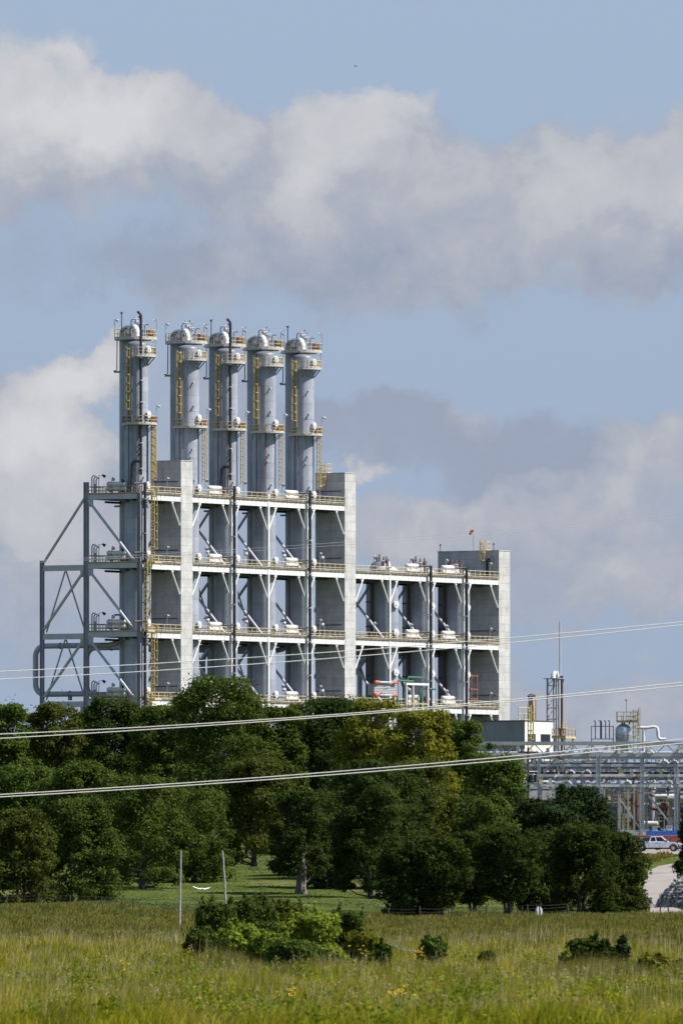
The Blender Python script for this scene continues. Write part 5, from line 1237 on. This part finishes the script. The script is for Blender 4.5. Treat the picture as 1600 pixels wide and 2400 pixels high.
fence('wire fence with thin posts along the foot of the road', [(1440, 590), (1475, 590), (1488, 590), (1502, 590), (1518, 590), (1545, 590), (1566, 590), (1610, 590), (1640, 590)], 'wire fences')
def bare_pole(label, px0, px1, Y, top, r, kinks):
    g = on_ground(px0, Y); s = F/Y; h = (HZ-top)/s-g.z; dx = (px1-px0)/s
    b = MB().path([Vector((dx*q+k/s, 0, h*q)) for q, k in kinks], [r*(1.15-.35*q) for q, k in kinks], 8)
    tag(b.build('bare_pole', 'pole_wood', None, True, g-Vector((0,0,.1))), label, 'pole', 'weathered bare poles')
bare_pole('tall straight weathered pole standing in the meadow edge', 420.5, 424, 500, 1988, .052, [(0,0),(.25,.5),(.5,0),(.75,.6),(1,0)])
bare_pole('crooked weathered pole rising behind the thicket', 531, 521, 640, 1990, .062, [(0,0),(.3,-.5),(.5,1.2),(.7,.2),(.85,1.2),(1,0)])
t = thing('split_stump', 'pale weathered split stump at the fence under the bush trees', 'stump', on_ground(1262, 560), 0)
for x, hh in ((-.075, .62), (.085, .58)): MB().path([(x*.6,0,0), (x*1.1,0,hh*.35), (x*1.25,.02,hh*.65), (x*.7,.02,hh*.95)], [.055,.085,.085,.03], 7).build('half', 'stump_wood', t, True)
pt = on_ground(1237, 1080)
t = thing('utility_pole', 'dark wooden utility pole with transformers before the pipe rack', 'utility pole', pt)
ph = (HZ-1752)/F*1080-pt.z
MB().tube((0,0,-.1), (0,0,ph), .15, 8, .11).build('mast', 'old_wood', t, True); MB().box(-1.0, 1.0, -.07, .07, ph-.55, ph-.40).build('crossarm', 'old_wood', t)
for x in (-.9, -.45, .45, .9): MB().tube((x,0,ph-.4), (x,0,ph-.15), .05, 6).build('insulator', 'lamp_glass', t, True)
for x in (.3, .75): MB().tube((x,-.2,ph-3.6), (x,-.2,ph-2.8), .2, 10).build('transformer', 'black_pipe', t, True)

def bird(label, pos, span, m_, yaw, up=.3, tip=None):
    t = thing('bird', label, 'bird', pos, yaw)
    MB().path([(0,-.30,0), (0,-.22,.01), (0,-.05,0), (0,.12,0), (0,.24,.03), (0,.32,.05), (0,.40,.03)], [.02,.05,.085,.075,.04,.042,.008], 10).build('body', m_, t, True)
    for s in (-1, 1):
        v = []; f = []; ks = [(0,.13,0), (.25,.15,.05), (.55,.16,.14), (.8,.12,.28), (1,.03,.42)]
        for q, c, z in ks: x = s*q*span/2; v += [(x, c*.6+.02, z*up*span), (x, -c, z*up*span-.01), (x, -c*.2, z*up*span+.03)]
        for i in range(len(ks)-1):
            for j in range(3): f.append((i*3+j, i*3+(j+1) % 3, i*3+3+(j+1) % 3, i*3+3+j))
        f += [(0,1,2), (12,14,13)]
        w = MB().add(v, f).build('wing', m_, t, True)
        if tip: MB().tube((s*span*.46,-.01,.38*up*span), (s*span*.53,-.03,.46*up*span), .035, 5, .01).build('wing_tip', tip, w)
    if span < .5: t.scale = (.42, .42, .42)
    MB().slab([(-.04,-.28),(.04,-.28),(.09,-.5),(-.09,-.5)], -.01, .01).build('tail', m_, t)
bird('white bird gliding low over the shaded lawn between the bare poles', at(474, 2084, 640), 1.25, 'feather_white', .35, .33, 'feather_dark')
bird('tiny dark bird high in the blue sky', at(833, 155, 900), .34, 'feather_dark', 1.2, .9)

def wire(label, pts, Y, r, m_, group):
    xs = np.array([(p[0]-800)/F*Y for p in pts]); zs = np.array([(HZ-p[1])/F*Y for p in pts]); co = np.polyfit(xs, zs, 2)
    P_ = [(x, Y, float(np.polyval(co, x))) for x in np.linspace(-60, 60, 61)]
    tag(MB().path(P_, r, 6).build('power_line', m_, None, True), label, 'power line', group)
WI = [('upper strand of the highest bright power line pair', [(0,1574),(800,1526),(1260,1490),(1600,1457)], .026), ('lower strand of the highest bright power line pair', [(0,1592),(800,1541),(1260,1500),(1600,1464.5)], .026),
      ('upper strand of the middle bright power line pair', [(0,1721),(400,1700),(800,1674),(1600,1599)], .030), ('lower strand of the middle bright power line pair', [(0,1731),(400,1706),(800,1678),(1600,1607)], .030),
      ('upper strand of the lowest bright power line pair', [(0,1862),(800,1809),(1235,1767),(1600,1733)], .032), ('lower strand of the lowest bright power line pair', [(0,1868),(800,1814.5),(1235,1777),(1600,1742)], .032)]
for i, (lab, p, r) in enumerate(WI): wire(lab, p, 420+i*.5, r*.72, 'wire', 'bright power lines')
wire('upper of two faint thin wires across the upper plant', [(0,1318),(332,1300),(485,1293),(805,1270),(1600,1205)], 900, .014, 'thin_wire', 'faint thin wires')
wire('lower of two faint thin wires across the upper plant', [(0,1322),(332,1305),(485,1299),(805,1277),(1600,1213)], 901, .014, 'thin_wire', 'faint thin wires')
